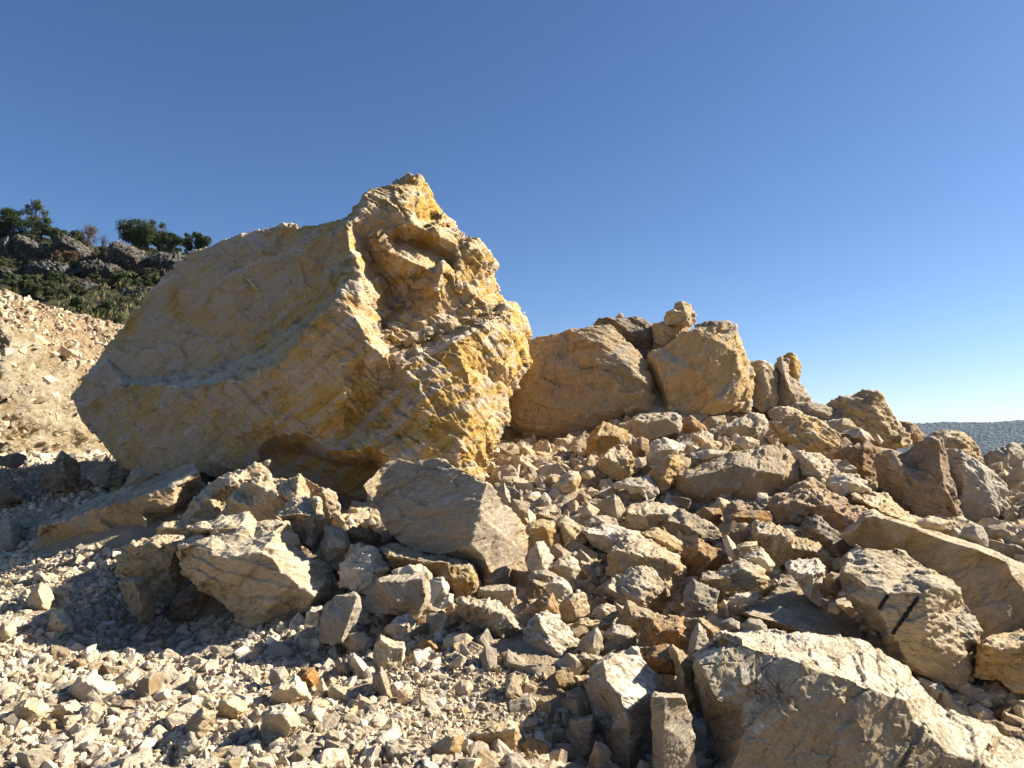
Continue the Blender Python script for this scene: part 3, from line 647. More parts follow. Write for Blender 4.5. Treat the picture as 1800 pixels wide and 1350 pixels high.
rock('I', 't', 'broken tan rock at the foot of the thin spike', '1062,400 1085,350 1140,355 1195,375 1185,440 1130,455 1080,440', '1120,400,-.08', d=7.5)
rock('I', 'b', 'small brown rock in the cave mouth under the huge boulder', '10,565 70,523 190,540 252,580 252,640 200,665 100,645 50,625', '80,560,.0 180,590,-.06', d=6.7)
rock('M', 'w', 'upright cream stone right of the rounded tan boulder', '1100,160 1180,138 1222,210 1212,260 1160,342 1110,325', '1180,190,-.08', d=5.25)
rock('M', 'w', 'small smooth white stone leaning on the upright cream stone', '1163,345 1220,240 1252,250 1247,305 1190,338', d=5.1)
rock('I', 'w', 'small white stone in the dark gap at the left of the pile centre', '1495,420 1560,368 1632,420 1600,475 1540,475', '1560,410,-.06', d=7.7)
# ------------------------------------------------------------------ left group
rock('H', 'y', 'stepped yellow boulder overhanging its own shadow', '485,565 560,525 620,510 530,460 640,430 800,390 920,370 980,425 1090,420 1170,435 1210,500 1250,590 1300,640 1370,660 1450,730 1500,830 1525,870 1450,890 1390,930 1290,1000 1240,1040 1100,1050 1000,1080 930,1118 870,1072 830,1000 720,920 640,850 580,790 520,750 500,680',
     '492,580,.1 600,560,.1 690,590,.02 ; 690,590,.02 700,640,-.03 850,640,-.07 1000,615,-.07 1080,660,-.09 1150,755,-.13 1210,800,-.15 1340,890,-.1 @20 ; 1155,440,.3 1095,485,.16 1105,600,.02 1150,755,-.13 ; 780,590,.05 970,580,.05 1000,615,-.07 ; 780,560,.14 960,520,.2 ; 565,462,.28 700,470,.22 870,430,.3 ; 560,540,.25 700,500,.24 860,460,.26 ; 900,850,-.06 ; 1050,950,-.08 ; 700,780,-.02 ; 1250,700,.0 ; 590,720,.0 700,700,-.04 740,790,-.03 600,800,.0 ; 1300,850,-.08', d=5.95, lean=.5, amp=.5, fine=3.2, strata=1.0)
rock('H', 'o', 'squared brown rock left of the stepped yellow boulder', '75,720 140,590 190,540 300,530 420,508 512,515 490,560 500,680 520,750 590,800 560,870 470,930 330,895 310,805 200,775 100,765', '190,565,.0 330,560,-.02 480,560,.02 ; 250,680,-.05 ; 420,720,-.06', d=6.8, lean=.3)
rock('H', 'y', 'low yellow ledge rock behind the stepped yellow boulder', '340,460 400,425 600,403 720,410 660,440 560,462 540,515 420,512 360,505', '380,460,-.02 500,470,-.05', d=7.3)
rock('H', 't', 'slanted shaded rock under the squared brown rock', '100,800 200,770 270,790 320,870 332,1000 310,1055 230,1052 150,930', '200,795,.0 235,900,-.1 255,1040,-.05', d=6.3, lean=.4)
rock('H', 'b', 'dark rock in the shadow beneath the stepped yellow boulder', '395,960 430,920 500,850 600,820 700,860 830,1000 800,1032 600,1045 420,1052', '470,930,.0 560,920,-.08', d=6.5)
rock('G', 'o', 'long rectangular slab with grey top and brown front in the shadow at left', '200,920 260,800 265,730 400,690 450,640 600,580 750,520 900,450 1050,400 1220,343 1242,370 1272,480 1230,540 1180,620 1080,740 1000,810 880,852 780,875 690,885 600,860 450,885 300,895',
     '270,742,.0 400,710,-.04 550,652,-.06 700,602,-.07 850,560,-.07 950,535,-.06 1100,470,.0 1240,400,.12 ; 600,740,-.05 ; 900,640,-.08 930,740,-.06 ; 1100,600,.0', d=8.2, lean=.5, amp=.5)
rock('G', 't', 'shaded grey tan rock between the long slab and the huge boulder', '1130,705 1180,620 1300,500 1450,400 1560,375 1700,328 1707,430 1600,445 1500,510 1420,610 1380,710 1200,725', '1200,690,.0 1330,540,-.02 1480,440,.0', d=7.9, lean=.4)
rock('H', 't', 'blocky brown rock with a sunlit right edge at the foot of the huge boulder', '735,395 790,290 850,220 910,180 960,150 1080,155 1170,150 1250,120 1280,160 1312,275 1200,320 1160,380 1090,420 1050,440 920,420 800,415', '820,280,.0 ; 950,175,.05 970,330,-.05 ; 1240,140,.05 1228,262,-.08 ; 1100,250,-.05', d=7.4, lean=.25)
rock('H', 'g', 'smooth grey slab standing behind the blocky brown rock', '1265,140 1400,215 1480,235 1500,330 1508,440 1420,445 1400,385 1370,300 1310,285', '1400,240,.0 1420,350,-.03', d=7.7, lean=.2)
rock('H', 't', 'angular rock with a grey top and chipped right edge behind the stepped boulder', '1090,380 1130,340 1210,270 1280,268 1370,280 1395,350 1417,420 1400,500 1370,605 1330,625 1290,575 1230,495 1190,425', '1120,385,.0 1250,372,-.08 1345,390,-.1 1365,285,.12 ; 1345,390,-.1 1310,560,-.08', d=6.7, lean=.6)
rock('H', 'w', 'pale veined rock between the angular rock and the pale grey sided rock', '1335,625 1370,600 1405,500 1410,443 1480,448 1540,480 1572,560 1560,655 1500,745 1440,695 1390,655', '1420,600,-.1 1530,570,-.06 ; 1450,500,.05', d=6.5, lean=.5)
rock('H', 'y', 'small bright yellow rock above the pale grey sided rock', '1530,640 1570,575 1640,548 1682,600 1640,655 1570,695', d=6.3)
rock('M', 'g', 'upright grey slab with a thin sunlit edge in front of the stepped boulder', '395,480 430,320 500,265 620,238 660,270 667,350 640,420 600,460 560,552 530,562 480,575 410,552', '640,262,.05 600,380,-.06 540,548,-.1 ; 480,400,.0', d=5.15, lean=.35, amp=.5)
rock('M', 'w', 'small white block left of the upright grey slab', '310,440 315,370 350,330 417,325 407,400 390,458', '340,360,.0 395,370,-.06', d=5.35)
rock('H', 'g', 'small grey rock between the long slab and the huge boulder', '140,195 180,95 250,83 322,130 260,172', d=8.7)
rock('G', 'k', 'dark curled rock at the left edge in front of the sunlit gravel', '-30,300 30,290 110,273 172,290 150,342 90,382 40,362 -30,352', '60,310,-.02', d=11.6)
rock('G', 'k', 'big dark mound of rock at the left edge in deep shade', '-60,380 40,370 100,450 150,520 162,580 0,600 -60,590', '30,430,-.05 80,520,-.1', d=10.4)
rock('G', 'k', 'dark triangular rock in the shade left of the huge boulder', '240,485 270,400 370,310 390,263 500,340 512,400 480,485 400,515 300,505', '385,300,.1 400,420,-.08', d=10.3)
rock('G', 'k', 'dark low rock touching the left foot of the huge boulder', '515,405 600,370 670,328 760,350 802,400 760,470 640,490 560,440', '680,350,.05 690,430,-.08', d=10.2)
rock('G', 'g', 'grey shaded rock at the left edge below the dark mound', '-50,760 20,690 80,700 142,780 110,885 0,895 -50,885', '60,740,.0 70,840,-.08', d=9.4)
# ------------------------------------------------------------------ front right of the gravel
rock('N', 'f', 'bright faced wedge block at the bottom centre', '475,800 500,740 580,660 700,610 750,598 790,598 810,660 870,720 960,800 1045,885 990,960 900,1010 890,1200 850,1400 740,1440 640,1370 560,1220 540,1050 500,950', '578,680,.12 600,800,.0 680,900,-.06 720,1000,-.1 742,1110,-.14 748,1380,-.1 ; 850,900,.12 ; 640,1100,-.04', d=3.95, lean=.55, amp=.5, fine=3.4)
rock('N', 'gb', 'narrow brown pillar between the wedge block and the foreground slab', '880,885 900,868 1000,880 1080,890 1110,950 1130,1020 1150,1150 1180,1420 900,1420 890,1200', '885,900,.08 965,905,-.05 1075,905,.05 ; 965,905,-.05 960,1100,-.08 975,1400,-.08 ; 1060,1150,-.02', d=3.55, lean=.2, amp=.5)
rock('N', 'g', 'upright grey tan stone left of the bright faced wedge block', '365,1100 380,1040 520,1008 530,1060 512,1200 500,1290 470,1345 400,1315 350,1240', '385,1065,.03 505,1040,.0 490,1250,-.05 ; 430,1180,-.05', d=3.95, lean=.3)
rock('N', 't', 'tan stone at the foot of the upright grey tan stone', '490,1290 530,1180 590,1200 632,1250 622,1340 560,1400 480,1390', '540,1220,-.02 560,1330,-.1', d=3.65)
rock('N', 't', 'small smooth block between the square block and the wedge block', '360,690 385,635 450,618 572,655 500,725 440,795 400,775', '380,670,.02 450,660,-.05 540,660,.02', d=4.55)
rock('N', 'r', 'brown crumbly rock half sunk at the edge of the sandy gravel', '110,830 160,790 250,768 340,810 400,860 412,920 350,965 290,990 220,955 150,895', '150,840,.0 260,850,-.05 340,880,-.03', d=4.35)
rock('N', 'y', 'yellow rock with a bitten edge in the front centre of the pile', '580,500 640,450 730,448 787,500 780,575 700,605 660,618 590,575', '640,500,.0 720,510,-.06', d=4.85)
rock('N', 'o', 'flat ochre rock above the yellow rock with a bitten edge', '378,440 440,403 560,408 642,440 580,505 480,502', '430,440,.0 540,450,-.05', d=5.15)
rock('N', 't', 'tilted tan rock right of the square block', '410,605 440,530 540,453 577,520 577,590 540,645 450,622', '530,480,.05 510,580,-.1', d=4.75)
rock('N', 'o', 'peaked ochre rock under the lens shaped rock', '655,430 700,370 730,288 790,330 880,360 1002,400 920,415 840,455 790,515 760,475 680,455', '735,320,.06 760,390,-.04 870,395,-.02', d=5.1)
rock('N', 'r', 'layered rust tan rock behind the bright faced wedge block', '785,570 830,480 900,408 1040,388 1080,400 1120,480 1132,560 1110,635 1060,605 1000,575 900,590 830,595', '900,440,.05 950,480,.0 1050,480,-.05 ; 900,560,-.06', d=4.75, lean=.5)
rock('N', 'b', 'brown shaded rock directly behind the top of the wedge block', '790,590 900,580 990,570 1022,640 1032,765 980,755 900,725 820,655', '900,640,-.05 980,680,-.08', d=4.5)
rock('N', 't', 'knobbly tan rock squeezed between the wedge block and the foreground slab', '985,590 1010,563 1080,610 1162,690 1142,760 1192,850 1212,890 1170,965 1120,955 1070,905 1040,855 1030,700', '1030,600,.0 1080,720,-.06 1090,820,-.1 1150,890,-.05', d=4.15, lean=.45)
rock('N', 't', 'pointed tan rock leaning on the left end of the foreground slab', '1110,645 1130,520 1180,423 1222,490 1252,570 1200,645 1150,695', '1180,470,.05 1160,600,-.06', d=4.5)
rock('N', 'o', 'arched tan rock behind the pointed tan rock', '1080,405 1180,403 1240,420 1332,485 1290,575 1240,540 1200,480 1110,480', '1200,430,.02 1270,490,-.05', d=4.8)
rock('N', 't', 'rough tan rock behind the square block', '290,340 340,270 420,223 470,250 487,320 480,405 400,445 330,422', '370,290,.0 400,370,-.08', d=5.3)
rock('N', 't', 'smooth oval stone right of the rough tan rock', '495,390 530,330 600,303 650,330 670,370 640,432 560,412', '570,350,-.04', d=5.25)
rock('N', 'k', 'grey stone sunk in the dark gap beside the foreground slab', '1300,440 1380,398 1440,430 1442,475 1340,475', d=4.9)
# ------------------------------------------------------------------ stones of the pale gravel that stand out
STN = [
 ('M', 'w', 'largest white block standing on the gravel at centre left', '735,690 745,580 790,508 850,540 930,560 947,610 920,690 860,732 780,738', '790,540,.05 860,590,-.03 930,590,.05 ; 830,680,-.06'),
 ('M', 'w', 'grey white wedge left of the largest white block', '540,560 580,490 660,488 720,520 737,570 690,612 600,608', '600,520,.0 690,560,-.06'),
 ('M', 'w', 'big chalky white rock right of the upright grey slab', '810,470 890,400 960,368 1010,410 1037,490 970,552 880,522', '880,440,.0 960,450,-.06'),
 ('M', 'w', 'chalky white stone behind the big chalky white rock', '745,400 770,362 830,370 882,410 840,455 770,450', ''),
 ('M', 'w', 'long white stone pointing at the upright left tilted slab of the gravel', '570,640 620,618 680,680 737,750 720,802 640,792 600,722', '620,650,.0 690,750,-.06'),
 ('M', 'g', 'grey upright oval stone in the gravel cluster', '495,680 530,648 580,690 607,790 570,818 520,742', '550,700,-.06'),
 ('M', 'w', 'smooth white boat shaped stone in the gravel cluster', '455,880 480,825 560,838 640,890 672,930 600,952 500,957 460,922', '500,850,.0 590,900,-.05'),
 ('M', 'g', 'tall grey white stone tilting left at the edge of the sandy patch', '735,760 790,713 830,760 850,850 867,920 850,962 790,892 750,832', '790,760,.0 830,880,-.06'),
 ('M', 'y', 'rough orange tan rock in the gravel at bottom centre left', '40,1000 110,965 200,943 270,1020 282,1080 200,1142 100,1192 40,1252 30,1120', '90,1010,.0 170,1020,-.05 220,1090,-.04'),
 ('M', 'w', 'oval grey stone right of the rough orange tan rock', '300,1000 350,958 430,975 487,1040 420,1087 330,1052', '370,1010,-.04'),
 ('M', 'r', 'rust orange lump among the white gravel', '240,770 300,720 370,708 402,770 380,842 330,872 290,822', '320,770,-.05'),
 ('M', 'w', 'broad cream rock with a tan stain below the rust orange lump', '85,930 110,840 180,790 250,763 310,810 342,900 330,982 200,965 110,975', '150,850,.0 260,850,-.04'),
 ('M', 'w', 'slim pale shard right of the broad cream rock', '375,880 400,790 420,783 455,850 457,920 430,935', ''),
 ('M', 't', 'small tan stone behind the smooth white boat shaped stone', '580,830 630,790 710,788 722,840 680,882 610,872', ''),
 ('M', 't', 'cracked tan boulder half buried in the sandy patch', '1345,1150 1420,1090 1560,1033 1660,1060 1672,1150 1640,1232 1500,1265 1380,1225', '1400,1130,.05 1520,1120,.0 1640,1100,.05'),
 ('M', 't', 'tan slab edge sticking out of the sandy patch', '1110,1200 1200,1150 1322,1123 1290,1252 1200,1305 1120,1275', '1250,1150,.0 1220,1250,-.05'),
 ('M', 'w', 'dimpled white stone at the left border of the sandy patch', '605,1090 660,1033 720,1050 747,1100 680,1138', '670,1070,-.04'),
 ('M', 'w', 'cube like cream stone near the bottom edge', '420,1180 460,1113 540,1108 567,1150 520,1222 450,1228', '460,1140,.0 530,1160,-.05'),
 ('M', 'r', 'small pink tan block under the upright cream stone', '1195,340 1240,298 1285,320 1292,400 1260,437 1210,402', ''),
 ('M', 'r', 'splintered brown stone on the gravel below the chalky rocks', '1020,570 1060,525 1150,560 1202,610 1180,632 1090,610', ''),
 ('M', 'w', 'grey white boulder lump in the middle of the sandy patch', '1240,860 1290,800 1350,793 1387,860 1360,912 1280,908', ''),
 ('M', 'w', 'small pale block left of the cracked tan boulder', '1110,910 1200,900 1215,990 1150,985', ''),
 ('L', 'w', 'round cream stone left of the rough orange tan rock', '1360,990 1400,900 1490,888 1560,940 1572,990 1500,1052 1450,1112 1390,1042', '1430,940,.0 1500,980,-.05'),
 ('L', 'g', 'two lobed grey tan stone in the bottom gravel', '1150,1150 1210,1030 1280,960 1340,928 1377,1000 1330,1092 1280,1182 1230,1232 1180,1192', '1290,1020,-.03 1240,1120,-.06'),
 ('L', 'w', 'large white speckled stone left of the rust soil patch', '430,850 500,770 600,738 650,790 722,810 715,892 620,932 540,932 460,882', '520,800,.0 620,850,-.05'),
 ('L', 'w', 'oval cream stone above the rust soil patch', '710,800 780,740 870,713 917,740 880,812 800,852 730,848', '790,780,-.03'),
 ('L', 'w', 'big white stone with a yellow flush at lower left', '70,1060 100,960 180,900 260,918 312,980 250,1042 150,1092 80,1102', '150,960,.0 230,1000,-.05'),
 ('L', 'y', 'tan rock with a rough orange face at lower left', '320,1000 380,940 480,918 532,970 520,1052 420,1053 340,1032', '400,970,.0 470,1010,-.06'),
 ('L', 'y', 'pinkish flat stone below the tan rock with the orange face', '225,1120 270,1050 340,1038 442,1070 380,1140 280,1155', '320,1080,-.03'),
 ('L', 'w', 'big cream block left of the shadow of the stepped boulder', '295,450 340,350 400,340 460,430 467,490 380,522 320,492', '360,400,.0 420,450,-.05'),
 ('L', 'w', 'heaped pale rock at the upper left of the sunlit gravel', '160,330 200,210 260,168 320,220 342,290 310,362 240,382', '240,230,.0 270,310,-.06'),
 ('L', 'w', 'white block right of the heaped pale rock', '330,300 370,268 432,300 430,350 370,352', ''),
 ('L', 'w', 'long dimpled pale stone below the rust soil patch', '920,910 960,870 1050,848 1150,870 1172,910 1080,932 950,947', '1040,880,-.03'),
 ('L', 'w', 'pale stone at the left edge of the picture', '-40,500 20,430 80,415 107,470 70,530 0,552', '30,470,-.04'),
 ('L', 'g', 'small grey block on the brink of the shadow at left', '205,160 215,115 260,106 305,140 300,172', ''),
 ('L', 'w', 'flat cream stone above the big cream block', '75,385 110,350 200,343 217,375 150,402', ''),
 ('L', 'g', 'pitted grey stone in the middle of the gravel', '1180,830 1210,770 1260,758 1302,820 1270,900 1210,905', ''),
 ('L', 'r', 'dark brown lump in the gravel beside the flat white stones', '440,700 470,660 540,660 552,690 490,735', ''),
 ('L', 'r', 'long rust brown clod lying in the gravel', '620,1010 700,950 800,915 920,925 880,960 760,990 680,1022', ''),
 ('L', 'g', 'grey block standing against the stepped boulder', '1700,780 1715,715 1800,708 1830,760 1800,850 1720,845', ''),
 ('L', 'w', 'thin upright pale stone at the tip of the shadow', '1095,610 1140,555 1215,530 1228,560 1180,615', ''),
 ('L', 'y', 'long tan stone at the front edge of the stepped boulder shadow', '830,620 900,570 1030,532 1042,580 960,625', ''),
]
for c_, k_, lb, s_, ch_ in STN:
    rock(c_, k_, lb, s_, ch_, lean=.5, thick=.7, name='stone' if False else None)

# ------------------------------------------------------------------ ground
CTRL = [(0, 1350, 3.5), (450, 1350, 3.3), (900, 1350, 3.3), (1120, 1350, 3.75), (1350, 1350, 4.3), (1800, 1350, 4.5),
        (0, 1200, 4.7), (450, 1200, 4.6), (800, 1200, 4.4), (1000, 1200, 4.3),
        (0, 1120, 5.7), (450, 1110, 5.7), (800, 1110, 5.1), (0, 1000, 8.0), (300, 990, 7.7), (600, 1000, 6.7),
        (0, 900, 10.6), (200, 885, 9.8), (0, 830, 13.5), (190, 800, 15.5), (-200, 860, 12),
        (1150, 1180, 4.55), (1650, 1270, 4.6), (1750, 1230, 5.2), (950, 840, 9.8), (880, 800, 11.0),
        (1640, 840, 10.8), (1780, 935, 8.6), (1790, 880, 10.5), (1950, 910, 9.5),
        (400, 850, 10.8), (650, 905, 9.1), (800, 870, 9.6)]
_C = np.array(CTRL, float)
_P = at(_C[:, 0], _C[:, 1], _C[:, 2])
_extra = np.array([(-6, 1, 0), (0, 1, 0), (6, 1, 0), (-6, -4, 0), (6, -4, 0), (0, -4, 0), (-9, 16, 1.3), (-5, 17, 1.2), (-1, 16, 1.4), (4, 17, 1.6), (9, 15, -.6), (13, 12, -.8), (-12, 9, .5), (12, 6, .1), (9, 18, -1.5)], float)
_feet = []
for _c, _kw, _sil in SPECS:            # the feet of the boulders of the pile lie on the ground too
    if _kw.get('d') and not _kw.get('absd') and _kw['d'] < 14:
        _q = [(p[0] / CROPS[_c][2] + CROPS[_c][0], p[1] / CROPS[_c][2] + CROPS[_c][1]) for p in parse(_sil)]
        _f = max(_q, key=lambda p: p[1])
        if _f[1] < 1360:
            _feet.append(at(_f[0], _f[1], _kw['d'] + .05) - np.array([0, 0, .11]))
_feet = np.array([p for i, p in enumerate(_feet) if not any(np.hypot(*(p - q)[:2]) < .5 and q[2] < p[2] for q in _feet)])
_P = np.concatenate([_P, _extra, _feet])

def _tps(r2):
    return np.where(r2 > 1e-9, .5 * r2 * np.log(np.maximum(r2, 1e-9)), 0)
_n = len(_P)
_K = _tps(((_P[:, None, :2] - _P[None, :, :2]) ** 2).sum(-1)) + np.eye(_n) * .25
_Q = np.concatenate([np.ones((_n, 1)), _P[:, :2]], 1)
_A = np.block([[_K, _Q], [_Q.T, np.zeros((3, 3))]])
_W = np.linalg.solve(_A, np.concatenate([_P[:, 2], np.zeros(3)]))

def ground_z(x, y):
    x = np.asarray(x, float); y = np.asarray(y, float)
    sh = x.shape
    x = x.ravel(); y = y.ravel()
    xc = np.clip(x, -13, 13); yc = np.clip(y, -4, 18)
    r2 = (xc[:, None] - _P[None, :, 0]) ** 2 + (yc[:, None] - _P[None, :, 1]) ** 2
    z = _tps(r2) @ _W[:_n] + _W[_n] + _W[_n + 1] * xc + _W[_n + 2] * yc
    far = np.interp(y, [14, 20, 40, 100, 400, 1000, 9000], [1.0, -.3, -3, -12, -60, -95, -95])
    t = np.clip((y - 15) / 5, 0, 1)
    z = z * (1 - t) + np.minimum(far, 1.5) * t
    return z.reshape(sh)

def lumps(x, y):
    """Unevenness of the ground within the quarry."""
    p = np.stack([np.ravel(x), np.ravel(y), np.zeros(np.size(x))], 1)
    q = .10 * fbm(p * .9, 3, .5, 3) + .035 * fbm(p * 5, 3, .6, 9) + .012 * fbm(p * 26, 2, .6, 21)
    return (q * np.clip((p[:, 1] - 1) * 2, 0, 1) * np.clip(21 - p[:, 1], 0, 1)).reshape(np.shape(x))

def ground_top(x, y):
    return ground_z(x, y) + lumps(x, y)

def ground_d(px, py, default=14.0):
    """Distance (world y) at which the ray through a pixel meets the ground."""
    r = ray(px, py)
    ys = np.concatenate([np.arange(2.6, 8, .05), np.arange(8, 19, .1)])
    P = CAM + r[None] * (ys / r[1])[:, None]
    below = P[:, 2] < ground_z(P[:, 0], P[:, 1])
    if not below.any():
        return default
    return float(ys[np.argmax(below)])

def build_ground():
    ys = np.concatenate([np.linspace(-60, -2, 14), np.linspace(-1, 2.2, 8), 2.35 * (20 / 2.35) ** (np.arange(0, 420) / 419.0), 20.5 * (2980 / 20.5) ** (np.arange(0, 50) / 49.0)])
    s = np.sign(np.linspace(-1, 1, 421)) * np.abs(np.linspace(-1, 1, 421)) ** 1.25
    X = s[None] * (np.abs(ys)[:, None] * 1.15 + np.where(ys < 2.2, 2.0, 1.2)[:, None])
    Y = np.repeat(ys[:, None], len(s), 1)
    Z = ground_z(X, Y)
    p = np.stack([X.ravel(), Y.ravel(), np.zeros(X.size)], 1)
    q = lumps(X, Y).ravel()
    far = Y.ravel() > 60
    q[far] = 6 * fbm(p[far] * .006, 3, .5, 5)
    Z = Z.ravel() + q
    V = np.stack([X.ravel(), Y.ravel(), Z], 1)
    nx, ny = len(s), len(ys)
    i = np.arange(nx - 1)[None] + np.arange(ny - 1)[:, None] * nx
    F = np.stack([i, i + 1, i + nx + 1, i + nx], -1).reshape(-1, 4)
    link('ground', mesh_from('ground', V, F, SOIL), kind='structure')

build_ground()

# ------------------------------------------------------------------ generic solid from a traced outline with real depths
SILS = []          # (polygon in picture pixels, nearest depth) of everything built this way, for placing loose stones in the gaps
def solid(crop, sil, chains='', d=None, lean=.4, thick=.62, absd=False, fine=3.6, amp=1.0, strata=0.0, seed=0, bevel=1, push=0.0, shrink=.82, cell=1.0, layer=None, zs=1.0, grow=1.015, rough=None, chip=0, broad=.16):
    ox, oy, sc = CROPS[crop]
    S0 = parse(sil)
    S = np.array([(p[0] / sc + ox, p[1] / sc + oy) for p in S0])
    S = S.mean(0) + (S - S.mean(0)) * grow
    n = len(S)
    x0, y0 = S.min(0); x1, y1 = S.max(0)
    kb = int(np.argmax(S[:, 1]))
    if absd:
        S0 = [(p[0], p[1], p[2] * zs) for p in S0]
        d = float(np.mean([p[2] for p in S0]))
        unit = 1.0
        size = math.sqrt((x1 - x0) * (y1 - y0)) / F_PX * d
    else:
        if d is None:
            d = ground_d(S[kb, 0], min(S[kb, 1], 1365)) - push
        size = math.sqrt((x1 - x0) * (y1 - y0)) / F_PX * d
        unit = size
    dep = []
    for p, q in zip(S0, S):
        if absd: dep.append(p[2])
        elif len(p) > 2: dep.append(d + p[2] * unit)
        else:
            t = (y1 - q[1]) / (y1 - y0)
            e = abs(q[0] - (x0 + x1) / 2) / ((x1 - x0) / 2)
            dep.append(d + (.04 + lean * t + .14 * e * e) * unit)
    pts = [tuple(p) for p in S]
    edges = [(i, (i + 1) % n) for i in range(n)]
    got = False
    for ch in chains.split(';'):
        prev = None
        for tk in ch.split():
            if tk[0] == '@':
                cur = int(tk[1:])
            else:
                v = [float(x) for x in tk.split(',')]
                cur = len(pts)
                pts.append((v[0] / sc + ox, v[1] / sc + oy))
                dep.append(v[2] * zs if absd else d + v[2] * unit)
                got = True
            if prev is not None and tk[0] != '~':
                edges.append((prev, cur))
            prev = cur
        # isolated points are separated by ';' too
    if not got:
        c = S.mean(0)
        pts.append((c[0] + (x1 - x0) * .05, c[1] - (y1 - y0) * .05))
        dep.append(d + (-.06 if not absd else -.3) * unit)
    dep = np.array(dep)
    cd = delaunay_2d_cdt([Vector(p) for p in pts], edges, [], 1, 1e-4)
    vo, fo, orig = cd[0], cd[2], cd[3]
    P2 = np.array([tuple(v) for v in vo])
    D2 = np.zeros(len(P2))
    A = np.array(pts)
    for i, o in enumerate(orig):
        if len(o): D2[i] = dep[o[0]]
        else:
            w_ = 1 / (((A - P2[i]) ** 2).sum(1) + 1)
            w_ = w_ ** 2
            D2[i] = (w_ * dep).sum() / w_.sum()
    idx = [-1] * len(pts)
    for i, o in enumerate(orig):
        for k in o: idx[k] = i
    ring = []
    for k in range(n):
        if idx[k] >= 0 and idx[k] not in ring: ring.append(idx[k])
    # boundary loop from the triangulation itself (robust against crossings)
    cnt = {}
    for f in fo:
        for a, b in zip(f, list(f[1:]) + [f[0]]):
            cnt[(a, b)] = cnt.get((a, b), 0) + 1
    bnd = [(a, b) for (a, b) in cnt if (b, a) not in cnt]
    c0 = P2[ring].mean(0)
    dm = D2[ring].mean()
    T = thick * size
    nv = len(P2)
    bset = sorted({v for e in bnd for v in e})
    bid = {v: nv + i for i, v in enumerate(bset)}
    bp = c0 + (P2[bset] - c0) * shrink
    bd = .5 * D2[bset] + .5 * dm + T
    V = np.concatenate([at(P2[:, 0], P2[:, 1], D2), at(bp[:, 0], bp[:, 1], bd), at(c0[0], c0[1], dm + T * 1.25)[None]])
    B = np.concatenate([np.zeros(nv), np.ones(len(bset) + 1)])
    ci = len(V) - 1
    F = [list(f) for f in fo]
    for a, b in bnd:
        F += [[b, a, bid[a]], [b, bid[a], bid[b]], [bid[b], bid[a], ci]]
    F = outward(V, F)
    L = fine / F_PX * d
    for _ in range(12):
        V, F, B, more = split_long(V, F, B, L)
        if not more or len(V) > 160000: break
    V = relax(V, F, bevel, .22)
    nrm = normals(V, F)
    sd = seed * 31.7
    s = size
    Vs = V + sd
    _lr = np.random.default_rng(seed + 7000)
    lay = np.array(layer if layer else (_lr.normal() * .6, _lr.normal() * .5, .9)); lay = lay / np.linalg.norm(lay)
    Va = Vs + np.outer(Vs @ lay, lay) * 1.6           # compressed along the bedding: sheared, layered breakage
    cs = s * cell
    disp = s * amp * (.045 * planar(Va / (.5 * cs), seed) + .05 * planar(Va / (.21 * cs), seed + 3) + .034 * planar(Va / (.09 * cs), seed + 4) + .017 * planar(Va / (.036 * cs), seed + 6))
    disp += .026 * s * amp * facet(Va / (.33 * cs), seed, 1.7) + .011 * s * amp * facet(Va / (.12 * cs) + 3, seed + 5, 1.7)
    disp += .010 * s * amp * fbm(Va / (.045 * cs), 2, .6, seed + 9)
    if chip:                                   # measured in metres: ledges and flakes of a big broken face
        disp = chip * (broad * facet(Va / 1.5 + 7, seed + 11, 1.6) + .075 * facet(Va / .62, seed, 2.0) + .036 * facet(Va / .24, seed + 5, 2.0) + .016 * facet(Va / .09, seed + 7, 2.0))
        disp = disp * (rough(V) if rough is not None else 1) + chip * (.03 * planar(Va / .35, seed + 1) + .016 * planar(Va / .12, seed + 2) + .008 * planar(Va / .045, seed + 3))
        rough = None
    if strata:
        a = np.array([.25, .2, .95])
        h = (Vs @ a) / (.085 * s) + 1.2 * fbm(Vs / (.5 * s), 2, .5, seed + 2)
        disp += strata * .02 * s * (h - np.floor(h) - .5)
    fineb = np.clip(1 - B, .2, 1)
    if rough is not None:
        fineb = fineb * rough(V)
    V = V + nrm * (disp * fineb)[:, None]
    V = V + normals(V, F) * (.003 * min(s, .8) * amp * facet(Vs / (.04 * s + .01), seed + 8, 1.5))[:, None]
    SILS.append((S, float(dep.min())))
    return V, F, S, d, size

def place(name, V, F, mat, **kw):
    c = np.array([V[:, 0].mean(), V[:, 1].mean(), V[:, 2].min()])
    return link(name, mesh_from(name, V - c, F, mat), c, **kw)

ROCKS = []       # (label, outline centre in the picture, outline) for finding neighbours
_seed = [1]

def build_rock(crop, kind, label, sil, chains, name, cat, group, kw):
    _seed[0] += 1
    V, F, S, d, size = solid(crop, sil, chains, seed=_seed[0], **kw)
    _E = edges_of(F); _l = np.arange(len(V))
    for _ in range(400):
        _o = _l.copy(); np.minimum.at(_l, _E[:, 0], _l[_E[:, 1]]); np.minimum.at(_l, _E[:, 1], _l[_E[:, 0]])
        if (_o == _l).all(): break
    if len(np.unique(_l)) > 1: print('ISLANDS', label, len(np.unique(_l)))
    wpx = math.sqrt(np.prod(S.max(0) - S.min(0)))
    nm = name or ('boulder' if wpx > 170 else 'rock' if wpx > 62 else 'stone')
    o = place(nm, V, F, MAT[kind], label=label, cat=cat or nm, group=group)
    ROCKS.append((label, S.mean(0), S, o))
    return o

for _c in CALLS:
    build_rock(*_c)
